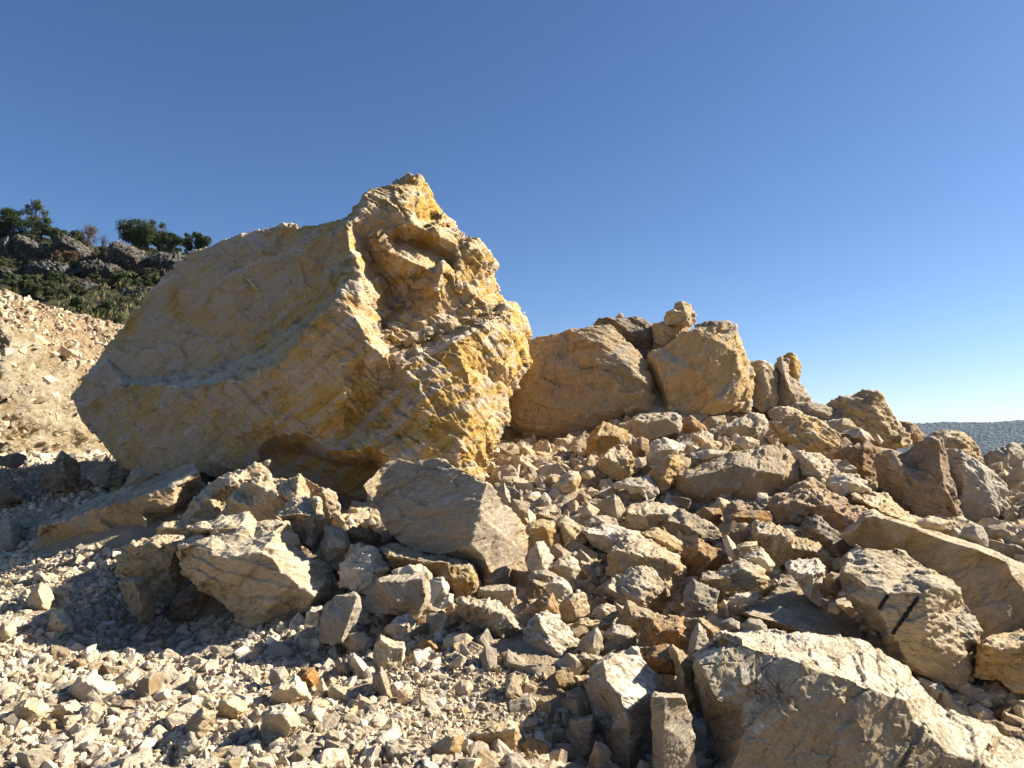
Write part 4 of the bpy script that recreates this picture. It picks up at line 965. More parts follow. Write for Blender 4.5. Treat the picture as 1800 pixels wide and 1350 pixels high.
# two stripes of black paint on the marked boulder, lying on its surface
def painted_stripe(o, pts, wpx):
    from mathutils.bvhtree import BVHTree
    me = o.data
    bv = BVHTree.FromPolygons([v.co + o.location for v in me.vertices], [tuple(p.vertices) for p in me.polygons])
    a, b = np.array(pts, float)
    n = 60
    dirv = (b - a) / np.linalg.norm(b - a)
    nor = np.array([-dirv[1], dirv[0]])
    V, F = [], []
    m = 6
    for i in range(n + 1):
        c = a + (b - a) * i / n
        wd = wpx * (.8 + .35 * mnoise.noise(Vector((i * .35, wpx, a[0])))) * (1 if 2 < i < n - 2 else .6)
        for j in range(m + 1):
            q = c + nor * wd * (j / m - .5)
            r = ray(q[0], q[1])
            h = bv.ray_cast(Vector(CAM), Vector(r).normalized())
            p = h[0] if h[0] else Vector(at(q[0], q[1], 4.9))
            V.append(np.array(p) - np.array(Vector(r).normalized()) * .006 - np.array(o.location))
    for i in range(n):
        for j in range(m):
            k = i * (m + 1) + j
            F.append((k, k + 1, k + m + 2, k + m + 1))
    link('painted_stripe', mesh_from('painted_stripe', V, F, BLACK), parent=o)

_mk = [r for r in ROCKS if 'two black painted' in r[0]][0][3]
_sx = lambda u, v: (1300 + u / 3.6, 975 + v / 3.6)
painted_stripe(_mk, (_sx(940, 255), _sx(880, 345)), 8.5)
painted_stripe(_mk, (_sx(1132, 268), _sx(965, 505)), 9.0)
# ------------------------------------------------------------------ quarry bank, hillside and far forest
def surface(name, sil, ch, mat, amp=.5, fine=4.5, strata=0, seed=77, thick=.4, label=None, kind='structure', chip=0):
    V, F, S, d, size = solid('Z', sil, ch, absd=True, fine=fine, amp=amp, seed=seed, thick=thick, strata=strata, cell=.4, chip=chip)
    return place(name, V, F, mat, kind=kind), V, F

BANK = rock_material('bank_stone', (.47, .395, .30), (.44, .32, .19), (.44, .385, .32), .5, .35, .45, .25, .3, .45, dust=.2, bump=1.0, warm=(1, 1, .93), sat=.75, val=.85)
SCREE = soil_material('scree_soil', (.34, .245, .145), (.28, .19, .105), (.42, .34, .235))
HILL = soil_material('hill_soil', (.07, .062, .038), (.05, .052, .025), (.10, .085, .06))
_, BV, BF = surface('quarry_bank', '-200,555,15.6 0,575,17.6 40,590,18.2 90,620,19.2 140,650,20.2 175,664,21.2 200,700,21.7 270,720,23 270,850,22 190,830,18.8 100,820,17.2 0,815,16 -200,815,14.6',
        '0,640,16.4 40,660,17.2 90,700,17.9 150,720,19 ; 20,600,17.0 60,640,17.9 110,650,19 ; 0,720,15.8 ; 60,740,16.6 ; 100,660,18.6 130,680,19.5 ; 60,690,16.9 ; 150,760,18.3', BANK, 1.0, fine=3.4, chip=1.1)
_, SV, SF = surface('scree_slope', '-200,505,23.5 0,513,25 36,520,25.5 70,535,25.7 140,553,26.2 215,570,26.8 270,590,27.5 270,742,23.4 200,708,21.9 175,668,21.4 140,652,20.4 90,622,19.4 40,592,18.4 0,577,17.8 -200,557,15.8',
        '0,545,21.5 ; 60,570,22.3 ; 120,600,23 ; 170,620,23.8 ; 210,640,24.3 ; 40,555,22.2', SCREE, .4, seed=78)
surface('hillside', '-260,385,46 -100,400,48 0,410,50 60,420,50 150,430,50 250,438,52 330,446,52 420,452,54 470,480,54 470,650,30 200,610,28 0,556,26.5 -260,546,24',
        '-100,455,44 0,462,45 120,470,45 230,480,45 330,490,46 ; -100,468,40 0,476,41 120,484,41 230,500,41 330,510,42 ; 0,505,36 120,515,35 220,525,35 ; 0,520,31 120,535,31 220,545,31 ; 400,520,44', HILL, .35, seed=79, fine=5, thick=.3)

OUT = [
 ('weathered grey outcrop below the tall airy tree', '55,570 60,470 90,458 180,500 240,530 242,575 150,585', '95,480,.0 180,520,-.06', 43),
 ('jagged grey outcrop below the reddish bare shrub', '250,535 270,470 320,463 400,500 440,530 447,590 360,588 300,550', '300,490,.0 380,530,-.08', 43),
 ('dark craggy outcrop under the round green tree', '520,600 545,500 580,488 640,510 700,540 725,585 700,645 600,628', '560,520,.0 650,560,-.06', 42),
 ('broken dark ledge of rock between the round tree and the huge boulder', '700,585 800,548 900,558 950,570 920,630 850,690 760,675 710,635', '760,580,.0 870,590,-.05 ; 800,640,-.08', 42),
 ('pale topped ledge of rock in the middle of the dark hillside', '380,645 390,593 470,588 570,610 635,652 560,665 460,670', '420,620,-.02 540,630,-.05', 40),
 ('dark rock face low on the hillside behind the grass tufts', '350,770 360,700 420,690 500,710 510,770 430,785', '420,720,-.03', 36),
 ('dark rock band on the hillside behind the left bushes', '100,680 130,600 220,590 320,600 370,640 340,690 220,690', '200,620,-.02 300,640,-.05', 40),
 ('dark rock band at the lower edge of the hillside', '540,790 580,730 680,715 780,730 760,830 640,840', '600,760,-.02 700,760,-.05', 36),
 ('grey outcrop at the left edge of the hillside below the dark tree', '-30,560 0,480 40,470 60,540 40,575', '20,500,-.05', 43),
 ('low grey rock at the far left of the dark hillside', '-30,690 0,630 50,640 90,680 50,700', '', 38),
]
for lb, s_, ch_, d_ in OUT:
    build_rock('A', 'l', lb, s_, ch_, 'outcrop', 'outcrop', 'rock outcrops on the dark hillside', dict(d=d_, lean=.3, amp=1.5, fine=3.2, cell=.6))
BK = [
 ('pale yellow block stuck in the face of the cut bank', '300,1000 330,1020 390,1030 385,1060 340,1070 300,1050', 19.5),
 ('brown block at the top right of the cut bank face', '270,1150 300,1090 350,1080 360,1120 320,1170 285,1175', 18.9),
 ('pale flat rock on the top edge of the scree', '60,790 110,800 180,830 170,850 100,830', 23.4),
 ('cream rock sticking out of the scree at the left edge', '-20,870 0,830 35,845 40,870 0,885', 19.5),
 ('tan slab leaning at the top of the cut bank', '140,990 200,980 240,1010 190,1040 150,1020', 19.4),
]
for lb, s_, d_ in BK:
    build_rock('A', 'y', lb, s_, '', 'rock', 'rock', None, dict(d=d_, lean=.4, amp=.8))

# ---- vegetation
def leaf_mesh(name, centres, radii, n, size, mat, seed, flat=1.0, stretch=1.0, up=0.0):
    r = np.random.default_rng(seed)
    k = r.choice(len(centres), n, p=radii ** 2 / (radii ** 2).sum())
    dirs = r.normal(size=(n, 3)); dirs /= np.linalg.norm(dirs, axis=1)[:, None]
    rad = radii[k] * r.uniform(.25, 1, n) ** .5 * (1 + .25 * r.normal(size=n))
    P = centres[k] + dirs * rad[:, None] * np.array([1, 1, flat])
    a = r.normal(size=(n, 3)); a[:, 2] = a[:, 2] * (1 - up) + up * 3; a /= np.linalg.norm(a, axis=1)[:, None]
    b = np.cross(a, r.normal(size=(n, 3))); b /= np.linalg.norm(b, axis=1)[:, None]
    s = size * r.uniform(.6, 1.5, n)[:, None]
    V = np.stack([P - a * s * stretch, P - b * s * .5, P + a * s * stretch, P + b * s * .5], 1).reshape(-1, 3)
    F = np.arange(4 * n).reshape(n, 4)
    tone = np.repeat(np.clip(.5 * r.uniform(0, 1, n) + .5 * r.uniform(0, 1, len(centres))[k], 0, 1), 4)
    return mesh_from(name, V, F, mat, False, tone)

def tube(path, r0, r1, k=6):
    path = np.array(path, float); n = len(path)
    V = []
    for i in range(n):
        t = path[min(i + 1, n - 1)] - path[max(i - 1, 0)]
        t = t / np.linalg.norm(t)
        a = np.cross(t, [.3, 1, .2]); a /= np.linalg.norm(a)
        b = np.cross(t, a)
        rr = r0 + (r1 - r0) * i / (n - 1)
        for j in range(k):
            w_ = 2 * math.pi * j / k
            V.append(path[i] + rr * (a * math.cos(w_) + b * math.sin(w_)))
    F = [(i * k + j, i * k + (j + 1) % k, (i + 1) * k + (j + 1) % k, (i + 1) * k + j) for i in range(n - 1) for j in range(k)]
    return V, F

def tree(kind, name, label, px, top, base, wpx, d, leaves=1500, lsize=.13, dens=14, trunk=True, group=None, cat=None, bare=False, seed=0):
    r = np.random.default_rng(seed + 100)
    base_p = at(px, base, d)
    h = (base - top) / F_PX * d
    wd = wpx / F_PX * d
    root = bpy.data.objects.new(name, None); COL.objects.link(root)
    root.location = base_p; root['label'] = label; root['category'] = cat or name.replace('_', ' ').split(' ')[-1]
    if group: root['group'] = group
    cb = .30 if trunk else .05
    cen, rad = [], []
    for i in range(int(dens * 1.5)):
        t = r.uniform(cb, .95)
        half = wd / 2 * math.sqrt(max(.08, 1 - ((t - (cb + .35 * (1 - cb))) / (1 - cb) / .75) ** 2))
        an = r.uniform(0, 2 * math.pi); q = half * r.uniform(.2, .95)
        cen.append((q * math.cos(an), q * math.sin(an) * .8, t * h)); rad.append(r.uniform(.09, .24) * min(wd, h))
    cen = np.array(cen); rad = np.array(rad)
    rad = np.minimum(rad, np.maximum(h - cen[:, 2], .08 * h) * 1.1)
    V, F = [], []
    def add(path, r0, r1):
        v, f = tube(path, r0, r1); o = len(V); V.extend(v); F.extend([tuple(i + o for i in q) for q in f])
    lean = r.uniform(-.06, .06) * h
    tp = [(0, 0, -.2), (lean * .4, 0, h * .25), (lean, 0, h * .55), (lean * 1.2, 0, h * .85)]
    add(tp, max(.03 * h, .03), .006 * h)
    for c in cen:
        t0 = r.uniform(.15, .7)
        s = np.array([lean * t0 * 1.5, 0, h * t0 * .8]); c = np.array(c)
        m_ = (s + c) / 2 + np.array([0, 0, .05 * h]) + r.normal(size=3) * .03 * h
        add([s, m_, c], .011 * h, .003 * h)
        if bare:
            for _ in range(7):
                e = c + r.normal(size=3) * np.array([.16, .16, .14]) * h
                add([m_, (m_ + e) / 2 + r.normal(size=3) * .02 * h, e], .006 * h, .002 * h)
    link('trunk', mesh_from('trunk', V, F, BARK), parent=root)
    if leaves:
        link('crown', leaf_mesh('crown', cen, rad, int(leaves * 3.2), lsize * .46, LEAF[kind], seed, .8), parent=root)
    return root

TG = 'trees along the top of the dark hillside'
tree('dark', 'tree', 'dense dark tree at the left edge of the hilltop', 14, 366, 428, 66, 49, 2600, .13, 18, group=TG, seed=1)
tree('olive', 'tree', 'tall airy tree with a thin open crown rising above the dark tree', 59, 347, 424, 44, 50, 950, .11, 9, group=TG, seed=22)
tree('green', 'tree', 'low bushy tree filling the space under the tall airy tree', 74, 380, 426, 44, 49, 1700, .12, 14, group=TG, seed=3)
tree('olive', 'shrub', 'small olive shrub right of the tall airy tree', 98, 400, 430, 34, 48, 900, .11, 9, group=TG, seed=4)
tree('green', 'shrub', 'wide green shrub left of the reddish bare shrub', 127, 402, 436, 48, 49, 1500, .12, 12, group=TG, seed=5)
tree('dry', 'shrub', 'reddish bare twiggy shrub on the hilltop', 153, 395, 440, 40, 48, 700, .06, 12, group=TG, bare=True, seed=6)
tree('dry', 'tree', 'tiny leafless tree between the reddish shrub and the round green tree', 180, 408, 440, 26, 48, 0, .06, 9, group=TG, bare=True, seed=7)
tree('green', 'tree', 'large round green tree in the middle of the hilltop', 256, 384, 446, 84, 48, 3800, .13, 24, group=TG, seed=8)
tree('dark', 'tree', 'low dark tree against the right side of the round green tree', 292, 407, 450, 52, 47, 1900, .12, 14, group=TG, seed=9)
tree('dark', 'tree', 'rounded dark tree just above the left shoulder of the huge boulder', 345, 410, 450, 58, 49, 2000, .12, 14, group=TG, seed=10)
BG = 'bushes on the slope of the dark hillside'
BUSH = [('green', 'broad green broom bush above the scree at left', 42, 484, 530, 70, 31), ('olive', 'olive bush touching the broad broom bush', 90, 492, 530, 44, 31),
        ('green', 'small bright green bush on the crest of the scree', 135, 522, 542, 28, 29), ('green', 'long low green bush beside the left edge of the huge boulder', 186, 528, 566, 60, 29),
        ('dry', 'dry reddish bush under the jagged grey outcrop', 112, 438, 464, 50, 42), ('olive', 'olive bush under the pale topped ledge', 205, 478, 504, 62, 38),
        ('olive', 'grassy bush right of the pale topped ledge', 252, 486, 512, 56, 38), ('olive', 'faded bush at the left edge of the hillside', 8, 452, 482, 48, 42),
        ('olive', 'dull green bush under the dark craggy outcrop', 225, 515, 545, 50, 33), ('olive', 'straggly bush between the scree and the dark rock face', 108, 500, 528, 40, 34),
        ('dark', 'dark bush above the broken dark ledge', 318, 436, 462, 40, 46), ('olive', 'pale green bush on top of the weathered grey outcrop', 52, 412, 432, 40, 47), ('dark', 'dark bush below the weathered grey outcrop', 60, 458, 486, 52, 41), ('dry', 'brown bush at the foot of the dark rock band', 158, 488, 514, 44, 37), ('olive', 'sparse bush hugging the huge boulder edge', 262, 470, 492, 40, 40)]
for i, (k_, lb, x_, t_, b_, w_, d_) in enumerate(BUSH):
    tree(k_, 'bush', lb, x_, t_, b_, w_, d_, int(w_ * 26), .075 if d_ < 35 else .09, 12, trunk=False, group=BG, seed=40 + i)
_out = [(lb, np.mean([(p[0] / 2.8125, 250 + p[1] / 2.8125) for p in parse(s_)], 0)) for lb, s_, ch_, d_ in OUT]
_bl = set()
def bush_label(col, x, y):
    for lb, c in sorted(_out, key=lambda o: np.hypot(o[1][0] - x, o[1][1] - y)):
        dx, dy = x - c[0], y - c[1]
        dr = ('left of' if dx < 0 else 'right of') if abs(dx) > abs(dy) * 1.5 else ('above' if dy < 0 else 'below')
        t = f'small {col} bush {dr} the {lb}'
        if t not in _bl and len(t.split()) <= 16:
            _bl.add(t)
            return t
    return 'small bush dotted on the dark hillside'
for i in range(26):
    x_ = RNG.uniform(-30, 330); y_ = RNG.uniform(446, 545)
    if y_ > 565 - .05 * x_ or x_ > 340 - (y_ - 440) * 1.0: continue
    d_ = float(np.interp(y_, [440, 470, 500, 520, 545, 560], [48, 43, 37, 33, 29.5, 27.5])) - .4
    tree(['dark', 'olive', 'green'][i % 3], 'bush', bush_label(['dark', 'olive', 'green'][i % 3], x_, y_), x_, y_ - 18, y_ + 4, 34, d_, 650, .085, 9, trunk=False, group='small bushes dotted over the dark hillside', seed=140 + i)
gp, gr_ = [], []
for i in range(260):
    x_, y_ = RNG.uniform(-40, 330), RNG.uniform(440, 560)
    d_ = np.interp(y_, [440, 470, 500, 520, 545, 560], [48, 43, 37, 33, 29.5, 27.5])
    gp.append(at(x_, y_, d_ - .3)); gr_.append(.28)
link('grass', leaf_mesh('grass', np.array(gp), np.array(gr_), 2200, .07, LEAF['straw'], 5, .4, 1.6, .8), kind='stuff', label='dry straw coloured grass growing between the rocks of the dark hillside')

# ---- far forest hill
def build_hill():
    az = np.linspace(math.radians(-35), math.radians(62), 160)
    rr = np.linspace(1150, 2700, 60)
    A, R = np.meshgrid(az, rr)
    X, Y = R * np.sin(A), R * np.cos(A)
    p = np.stack([X.ravel() * .0016, Y.ravel() * .0016, X.ravel() * 0], 1)
    nz = fbm(p, 4, .5, 33).reshape(X.shape)
    t = np.clip((R - 1150) / 1100, 0, 1)
    def hz(X, Y, nz):
        R = np.hypot(X, Y); t = np.clip((R - 1150) / 1150, 0, 1.0)
        drop = np.clip((R - 2300) / 400, 0, 1)
        return -97 + (143 + 12 * nz) * (t * t * (3 - 2 * t)) - 60 * drop + 26 * nz * t
    Z = hz(X, Y, nz)
    V = np.stack([X.ravel(), Y.ravel(), Z.ravel()], 1)
    nx = len(az)
    i = np.arange(nx - 1)[None] + np.arange(len(rr) - 1)[:, None] * nx
    F = np.stack([i, i + 1, i + nx + 1, i + nx], -1).reshape(-1, 4)
    link('hill', mesh_from('hill', V, F, FOREST), kind='structure')
    n = 30000
    a = RNG.uniform(math.radians(22), math.radians(50), n)
    r = RNG.uniform(1250, 2420, n)
    x, y = r * np.sin(a), r * np.cos(a)
    q = np.stack([x * .0016, y * .0016, x * 0], 1)
    z = hz(x, y, fbm(q, 4, .5, 33))
    return np.stack([x, y, z], 1)
CANOPY = build_hill()
# ------------------------------------------------------------------ loose stones
def hull_stone(seed, n=13, flat=.7):
    r = np.random.default_rng(seed)
    if seed % 5 < 3:                                    # blocky: a skewed box with broken corners
        p = np.array([(x, y, z) for x in (-1, 1) for y in (-1, 1) for z in (-1, 1)], float) * .72
        p += r.uniform(-.34, .34, p.shape)
        e = r.normal(size=(3, 3)); e /= np.linalg.norm(e, axis=1)[:, None]
        p = np.concatenate([p, e * r.uniform(.8, 1.1, (3, 1))])
    else:
        p = r.normal(size=(n, 3)); p /= np.linalg.norm(p, axis=1)[:, None]
        p *= r.uniform(.8, 1.15, (n, 1))
    p *= np.array([r.uniform(.85, 1.4), r.uniform(.6, 1.0), r.uniform(flat * .6, flat * 1.2)])
    bm = bmesh.new()
    for q in p: bm.verts.new(q)
    g = bmesh.ops.convex_hull(bm, input=bm.verts[:])
    for v in [v for v in bm.verts if not v.link_faces]: bm.verts.remove(v)
    bmesh.ops.triangulate(bm, faces=bm.faces[:])
    bmesh.ops.recalc_face_normals(bm, faces=bm.faces[:])
    bm.verts.index_update()
    V = np.array([tuple(v.co) for v in bm.verts]); F = np.array([[v.index for v in f.verts] for f in bm.faces])
    bm.free()
    return V, F

PROTO = [hull_stone(500 + i, 10 + i % 5, .55 + .3 * (i % 4) / 3) for i in range(40)]

def mid_stone(i):
    V, F = hull_stone(700 + i, 10 + i % 5, .6 + .1 * (i % 4))
    B = np.zeros(len(V))
    for _ in range(2):
        V, F, B, more = split_long(V, F, B, .45)
    V = relax(V, F, 1, .2)
    V = V + normals(V, F) * (.20 * planar(V / .7 + i * 3.1, i) + .16 * planar(V / .3 + i, i + 9))[:, None]
    return V, F
MID = [mid_stone(i) for i in range(40)]
print('mid tris', np.mean([len(f) for v, f in MID]))

def rot_mats(n, r, tilt=3.14):
    a, b, c = r.uniform(0, 2 * math.pi, n), r.normal(size=n) * tilt, r.normal(size=n) * tilt
    ca, sa, cb, sb, cc, sc_ = np.cos(a), np.sin(a), np.cos(b), np.sin(b), np.cos(c), np.sin(c)
    Z = np.zeros((n, 3, 3)); Z[:, 0, 0] = ca; Z[:, 0, 1] = -sa; Z[:, 1, 0] = sa; Z[:, 1, 1] = ca; Z[:, 2, 2] = 1
    X = np.zeros((n, 3, 3)); X[:, 0, 0] = 1; X[:, 1, 1] = cb; X[:, 1, 2] = -sb; X[:, 2, 1] = sb; X[:, 2, 2] = cb
    Y = np.zeros((n, 3, 3)); Y[:, 1, 1] = 1; Y[:, 0, 0] = cc; Y[:, 0, 2] = sc_; Y[:, 2, 0] = -sc_; Y[:, 2, 2] = cc
    return Z @ X @ Y

def heap(name, P, R, mat, label, seed=1, tilt=.8, protos=PROTO, smooth=False, which=None):
    r = np.random.default_rng(seed)
    k = r.integers(0, len(protos), len(P))
    if which is not None:
        k = k + which * len(protos); protos = protos + MID
    M = rot_mats(len(P), r, tilt) * R[:, None, None]
    Vs, Fs, T, o = [], [], [], 0
    tone = r.uniform(0, 1, len(P))
    for i, (v, f) in enumerate(protos):
        s = np.where(k == i)[0]
        if not len(s): continue
        w_ = np.einsum('nij,vj->nvi', M[s], v) + P[s][:, None]
        Vs.append(w_.reshape(-1, 3))
        Fs.append((f[None] + (np.arange(len(s)) * len(v))[:, None, None] + o).reshape(-1, 3))
        T.append(np.repeat(tone[s], len(v)))
        o += len(s) * len(v)
    me = mesh_from(name, np.concatenate(Vs), np.concatenate(Fs), mat, smooth, np.concatenate(T))
    return link(name, me, kind='stuff', label=label)

def heap_mix(name, P, R, big, mat, label, seed):
    o = heap(name, np.concatenate([P[~big], P[big]]), np.concatenate([R[~big], R[big]]), mat, label, seed, which=np.concatenate([np.zeros((~big).sum(), int), np.ones(big.sum(), int)]))

def inside_any(Q, D, grow=0.0):
    """True where a pixel lies on the outline of a traced boulder (such a spot is covered by it)."""
    hit = np.zeros(len(Q), bool)
    for S, dmin in SILS:
        lo, hi = S.min(0) - 1, S.max(0) + 1
        c = np.where((Q[:, 0] > lo[0]) & (Q[:, 0] < hi[0]) & (Q[:, 1] > lo[1]) & (Q[:, 1] < hi[1]) & ~hit)[0]
        if not len(c): continue
        x, y = Q[c, 0], Q[c, 1]
        ins = np.zeros(len(c), bool)
        a = S; b = np.roll(S, -1, 0)
        for (x1, y1), (x2, y2) in zip(a, b):
            m = ((y1 > y) != (y2 > y))
            with np.errstate(divide='ignore', invalid='ignore'):
                xi = (x2 - x1) * (y - y1) / (y2 - y1 if y2 != y1 else 1e-9) + x1
            ins ^= m & (x < xi)
        hit[c[ins]] = True
    return hit

def pale_side(x, y):
    return x < np.interp(y, [3, 4, 5, 6, 7, 9, 12], [.35, .2, -.35, -1.2, -2.0, -3.2, -4.6])

def sandy(x, y):
    q = to_px(np.stack([x, y, ground_z(x, y)], -1))
    return np.exp(-(((q[..., 0] - 860) / 130) ** 2 + ((q[..., 1] - 1230) / 110) ** 2))

def spots(n, y0, y1, power, seed, xw=1.0):
    r = np.random.default_rng(seed)
    u = r.uniform(0, 1, n)
    e = 1 - power
    y = (y0 ** e + u * (y1 ** e - y0 ** e)) ** (1 / e)
    x = r.uniform(-xw, xw, n) * (y + .3)
    return x, y, r

def cover(name, n, y0, y1, rmin, rmax, power, ex, side, mat, label, seed, sink=.25):
    x, y, r = spots(n, y0, y1, power, seed)
    ps = pale_side(x + r.normal(size=n) * .25, y)
    k = ps if side == 'pale' else ~ps
    x, y = x[k], y[k]
    rad = np.minimum(rmin * y * r.uniform(1e-4, 1, len(x)) ** (-1 / ex), np.minimum(rmax, .02 * y))
    rad = np.where(r.uniform(0, 1, len(x)) < sandy(x, y), np.minimum(rad, .016), rad)
    z = ground_top(x, y) + rad * (.35 - sink)
    P = np.stack([x, y, z], 1)
    q = to_px(P)
    k = ~inside_any(q, y) & (y < 14.5)
    big = (rad / y * F_PX)[k] > 9
    heap_mix(name, P[k], rad[k], big, mat, label, seed)
    print(name, len(big), big.sum())

cover('pale_gravel', 26000, 2.5, 14, .0036, .06, 1.5, 2.1, 'pale', MAT['sp'], 'pale limestone gravel covering the ground at the left and front', 21, .15)
cover('pale_grit', 90000, 2.5, 13, .0020, .03, 1.6, 2.0, 'pale', MAT['sp'], 'fine pale grit between the gravel stones at the left and front', 23)
cover('tan_rubble', 26000, 2.9, 14.5, .0075, .17, 1.3, 1.7, 'tan', MAT['st'], 'tan rubble filling the gaps between the boulders of the pile', 22, .12)
cover('tan_grit', 130000, 2.7, 14, .0026, .04, 1.3, 1.8, 'tan', MAT['st'], 'fine tan grit between the rubble of the boulder pile', 24)

# stones on the scree of the bank
_fa = np.linalg.norm(np.cross(SV[SF[:, 1]] - SV[SF[:, 0]], SV[SF[:, 2]] - SV[SF[:, 0]]), axis=1)
_fn = normals(SV, SF)[SF[:, 0]]
_fa = np.where((_fn[:, 1] < .2) & (SV[SF[:, 0], 1] < 27), _fa, 0)
_k = RNG.choice(len(SF), 4200, p=_fa / _fa.sum())
heap('scree_stones', SV[SF[_k, 0]], np.minimum(.035 * RNG.uniform(1e-4, 1, len(_k)) ** (-.55), .13), MAT['st'], 'small stones lying on the brown scree above the cut bank', 31)
_fa = np.linalg.norm(np.cross(BV[BF[:, 1]] - BV[BF[:, 0]], BV[BF[:, 2]] - BV[BF[:, 0]]), axis=1)
_fa = np.where((normals(BV, BF)[BF[:, 0], 1] < .2) & (BV[BF[:, 0], 0] > -16), _fa, 0)
_k = RNG.choice(len(BF), 700, p=_fa / _fa.sum())
heap('embedded_stones', BV[BF[_k, 0]], np.minimum(.03 * RNG.uniform(1e-3, 1, 700) ** (-.55), .2), MAT['y'], 'stones embedded in the face of the pale cut bank', 36)
_x = RNG.uniform(-14, -5.5, 2600); _y = RNG.uniform(13.2, 18, 2600)
_r = np.minimum(.03 * RNG.uniform(1e-4, 1, 2600) ** (-.6), .14)
heap('sunlit_gravel', np.stack([_x, _y, ground_top(_x, _y) + .1 * _r], 1), _r, MAT['sp'], 'sunlit gravel at the foot of the cut bank', 33)
heap('forest', CANOPY + np.array([0, 0, -.8]), RNG.uniform(2.5, 5, len(CANOPY)), FOREST, 'far forest covering the hill beyond the valley', 34, .2, smooth=True)

# ------------------------------------------------------------------ three hundred larger loose stones, each a thing of its own
def fine_stone(i):
    V, F = hull_stone(900 + i, 12 + i % 6, .6 + .12 * (i % 4))
    B = np.zeros(len(V))
    for _ in range(6):
        V, F, B, more = split_long(V, F, B, .15)
        if not more: break
    V = relax(V, F, 1, .15)
    n = normals(V, F)
    V = V + n * (.22 * planar(V / .8 + i * 3.7, i) + .14 * planar(V / .33 + i, i + 40) + .07 * planar(V / .13 + i, i + 60) + .05 * facet(V / .4, i, 1))[:, None]
    return V, F
FINE = [fine_stone(i) for i in range(26)]
MESHES = {}
COLOUR = {'w': 'cream', 't': 'tan', 'g': 'grey', 'o': 'ochre', 'y': 'yellowish', 'b': 'brown'}
used_labels = {r[0] for r in ROCKS}
cands = [(r[0], r[1], r[2]) for r in ROCKS if len(r[0].split()) <= 12]
CEN = np.array([c[1] for c in cands])
HALF = np.array([(c[2].max(0) - c[2].min(0)) / 2 for c in cands])

def stone_label(q, rad, col, sh):
    dd = np.abs(q[None] - CEN) - HALF
    dist = np.hypot(np.maximum(dd[:, 0], 0), np.maximum(dd[:, 1], 0)) + .05 * np.hypot(*(q[None] - CEN).T)
    size = 'small' if rad < .06 else 'fist sized' if rad < .09 else 'chunky'
    for j in np.argsort(dist)[:14]:
        v = q - CEN[j]
        if abs(v[0]) / HALF[j, 0] > abs(v[1]) / HALF[j, 1]: dr = 'left of' if v[0] < 0 else 'right of'
        else: dr = 'above' if v[1] < 0 else 'below'
        for lb in (f'{col} stone {dr} the {cands[j][0]}', f'{size} {col} stone {dr} the {cands[j][0]}', f'{sh} {col} stone {dr} the {cands[j][0]}'):
            if len(lb.split()) <= 16 and lb not in used_labels:
                used_labels.add(lb)
                return lb
    return None

def loose(n_want, y0, y1, side, r0, r1, seed, kinds, group):
    x, y, r = spots(n_want * 200, y0, y1, 1.2, seed, .74)
    ps = pale_side(x, y)
    k = ps if side == 'pale' else ~ps
    x, y = x[k], y[k]
    z = ground_top(x, y)
    rad = r0 * (r1 / r0) ** (r.uniform(0, 1, len(x)) ** 1.6)
    q = to_px(np.stack([x, y, z + rad * .3], 1))
    ok = ~inside_any(q, y) & (sandy(x, y) < .35) & (q[:, 0] > -20) & (q[:, 0] < 1820) & (q[:, 1] < 1370)
    done = []
    for i in np.where(ok)[0]:
        pr = rad[i] / y[i] * F_PX
        if pr < 8: continue
        if any(math.hypot(q[i, 0] - a, q[i, 1] - b) < (pr + c) * .75 for a, b, c in done): continue
        # do not stand in front of a traced rock
        if inside_any(q[i][None] + np.array([[0, -pr * .7], [pr * .7, 0], [-pr * .7, 0]]), y[i]).sum() > 1: continue
        done.append((q[i, 0], q[i, 1], pr))
        kd = kinds[r.integers(len(kinds))]
        pi = int(r.integers(len(FINE)))
        if (pi, kd) not in MESHES:
            MESHES[(pi, kd)] = mesh_from('stone', FINE[pi][0], FINE[pi][1], MAT[kd])
        sh = ('flat', 'blocky', 'angular', 'rounded')[pi % 4]
        lb = stone_label(q[i], rad[i], COLOUR[kd], sh) or f'loose {COLOUR[kd]} stone among the rubble'
        o = link('stone', MESHES[(pi, kd)], (x[i], y[i], z[i] + rad[i] * .28), label=lb, cat='stone', group=group)
        o.rotation_euler = (r.normal() * .35, r.normal() * .35, r.uniform(0, 6.28))
        o.scale = (rad[i] * r.uniform(.85, 1.25), rad[i] * r.uniform(.85, 1.2), rad[i] * r.uniform(.8, 1.15))
        if len(done) >= n_want: break
    return len(done)
_n1 = loose(150, 4.0, 13.5, 'tan', .07, .24, 71, 'ttotywgbyt', 'loose stones in the gaps of the boulder pile')
_n2 = loose(60, 2.9, 13, 'pale', .035, .10, 72, 'wwwwgwyw', 'larger loose stones lying in the pale gravel')

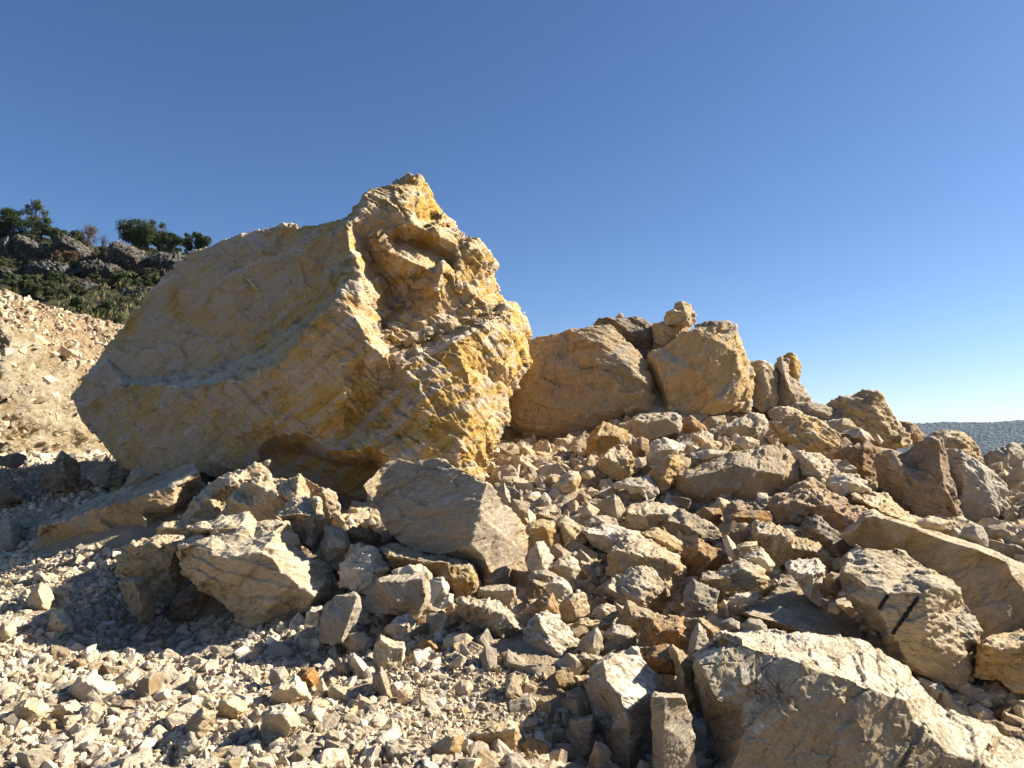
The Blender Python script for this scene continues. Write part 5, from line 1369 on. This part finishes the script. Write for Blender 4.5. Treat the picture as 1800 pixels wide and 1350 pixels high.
# bits of debris on the ledge of the huge boulder
from mathutils.bvhtree import BVHTree
_bo = [r for r in ROCKS if r[0].startswith('huge peaked')][0][3]
_bv = BVHTree.FromPolygons([v.co + _bo.location for v in _bo.data.vertices], [tuple(p.vertices) for p in _bo.data.polygons])
LEDGE = ['lower left stone in the upper pocket', 'lower right stone in the upper pocket', 'upper left stone in the upper pocket', 'upper right stone in the upper pocket',
         'stone at the very left end of the sloping ledge', 'second stone from the left end of the sloping ledge', 'third stone from the left end of the sloping ledge', 'stone just left of the middle of the sloping ledge',
         'stone just right of the middle of the sloping ledge', 'third stone from the right end of the sloping ledge', 'second stone from the right end of the sloping ledge', 'stone at the very right end of the sloping ledge',
         'leftmost stone in the right notch', 'upper stone in the right notch', 'lowest stone in the right notch', 'rightmost stone in the right notch']
_rd = np.random.default_rng(5)
for i in range(16):
    px_, py_ = [(700, 545), (712, 548), (706, 535), (718, 540), (700, 612), (712, 607), (724, 606), (738, 603), (752, 599), (764, 593), (776, 588), (788, 582), (834, 545), (846, 540), (852, 550), (862, 548)][i]
    r_ = ray(px_, py_ - 3)
    h_ = _bv.ray_cast(Vector(CAM), Vector(r_).normalized())
    if not h_[0]: continue
    s_ = _rd.uniform(.05, .12)
    kd = 'yty'[i % 3]
    pi = i % len(FINE)
    if (pi, kd) not in MESHES:
        MESHES[(pi, kd)] = mesh_from('stone', FINE[pi][0], FINE[pi][1], MAT[kd])
    top = _bv.ray_cast(Vector(h_[0]) + Vector((0, -.06, 1.2)), Vector((0, 0, -1)))
    p_ = Vector(h_[0]) + Vector((0, -.02, s_ * .2))
    o = link('stone', MESHES[(pi, kd)], p_, label=LEDGE[i] + ' of the huge peaked boulder', cat='stone', group='broken stones on the ledges of the huge boulder')
    o.scale = (s_, s_, s_ * .8)
    o.rotation_euler = (_rd.normal() * .3, _rd.normal() * .3, _rd.uniform(0, 6))
print('loose stones', _n1, _n2)

# ------------------------------------------------------------------ air
_m = bpy.data.materials.new('haze_air'); _m.use_nodes = True
_t = _m.node_tree
for n_ in list(_t.nodes): _t.nodes.remove(n_)
_o = _t.nodes.new('ShaderNodeOutputMaterial'); _v = _t.nodes.new('ShaderNodeVolumePrincipled')
_v.inputs['Color'].default_value = (.6, .78, 1, 1); _v.inputs['Density'].default_value = .00009; _v.inputs['Anisotropy'].default_value = .2
_t.links.new(_v.outputs[0], _o.inputs['Volume'])
_z0, _z1 = -125.0, 95.0
_V = [(x, y, z) for z in (_z0, _z1) for y in (-120, 3100) for x in (-4200, 4200)]
link('haze', mesh_from('haze', _V, [(0, 2, 3, 1), (4, 5, 7, 6), (0, 1, 5, 4), (2, 6, 7, 3), (0, 4, 6, 2), (1, 3, 7, 5)], _m, False), kind='stuff')
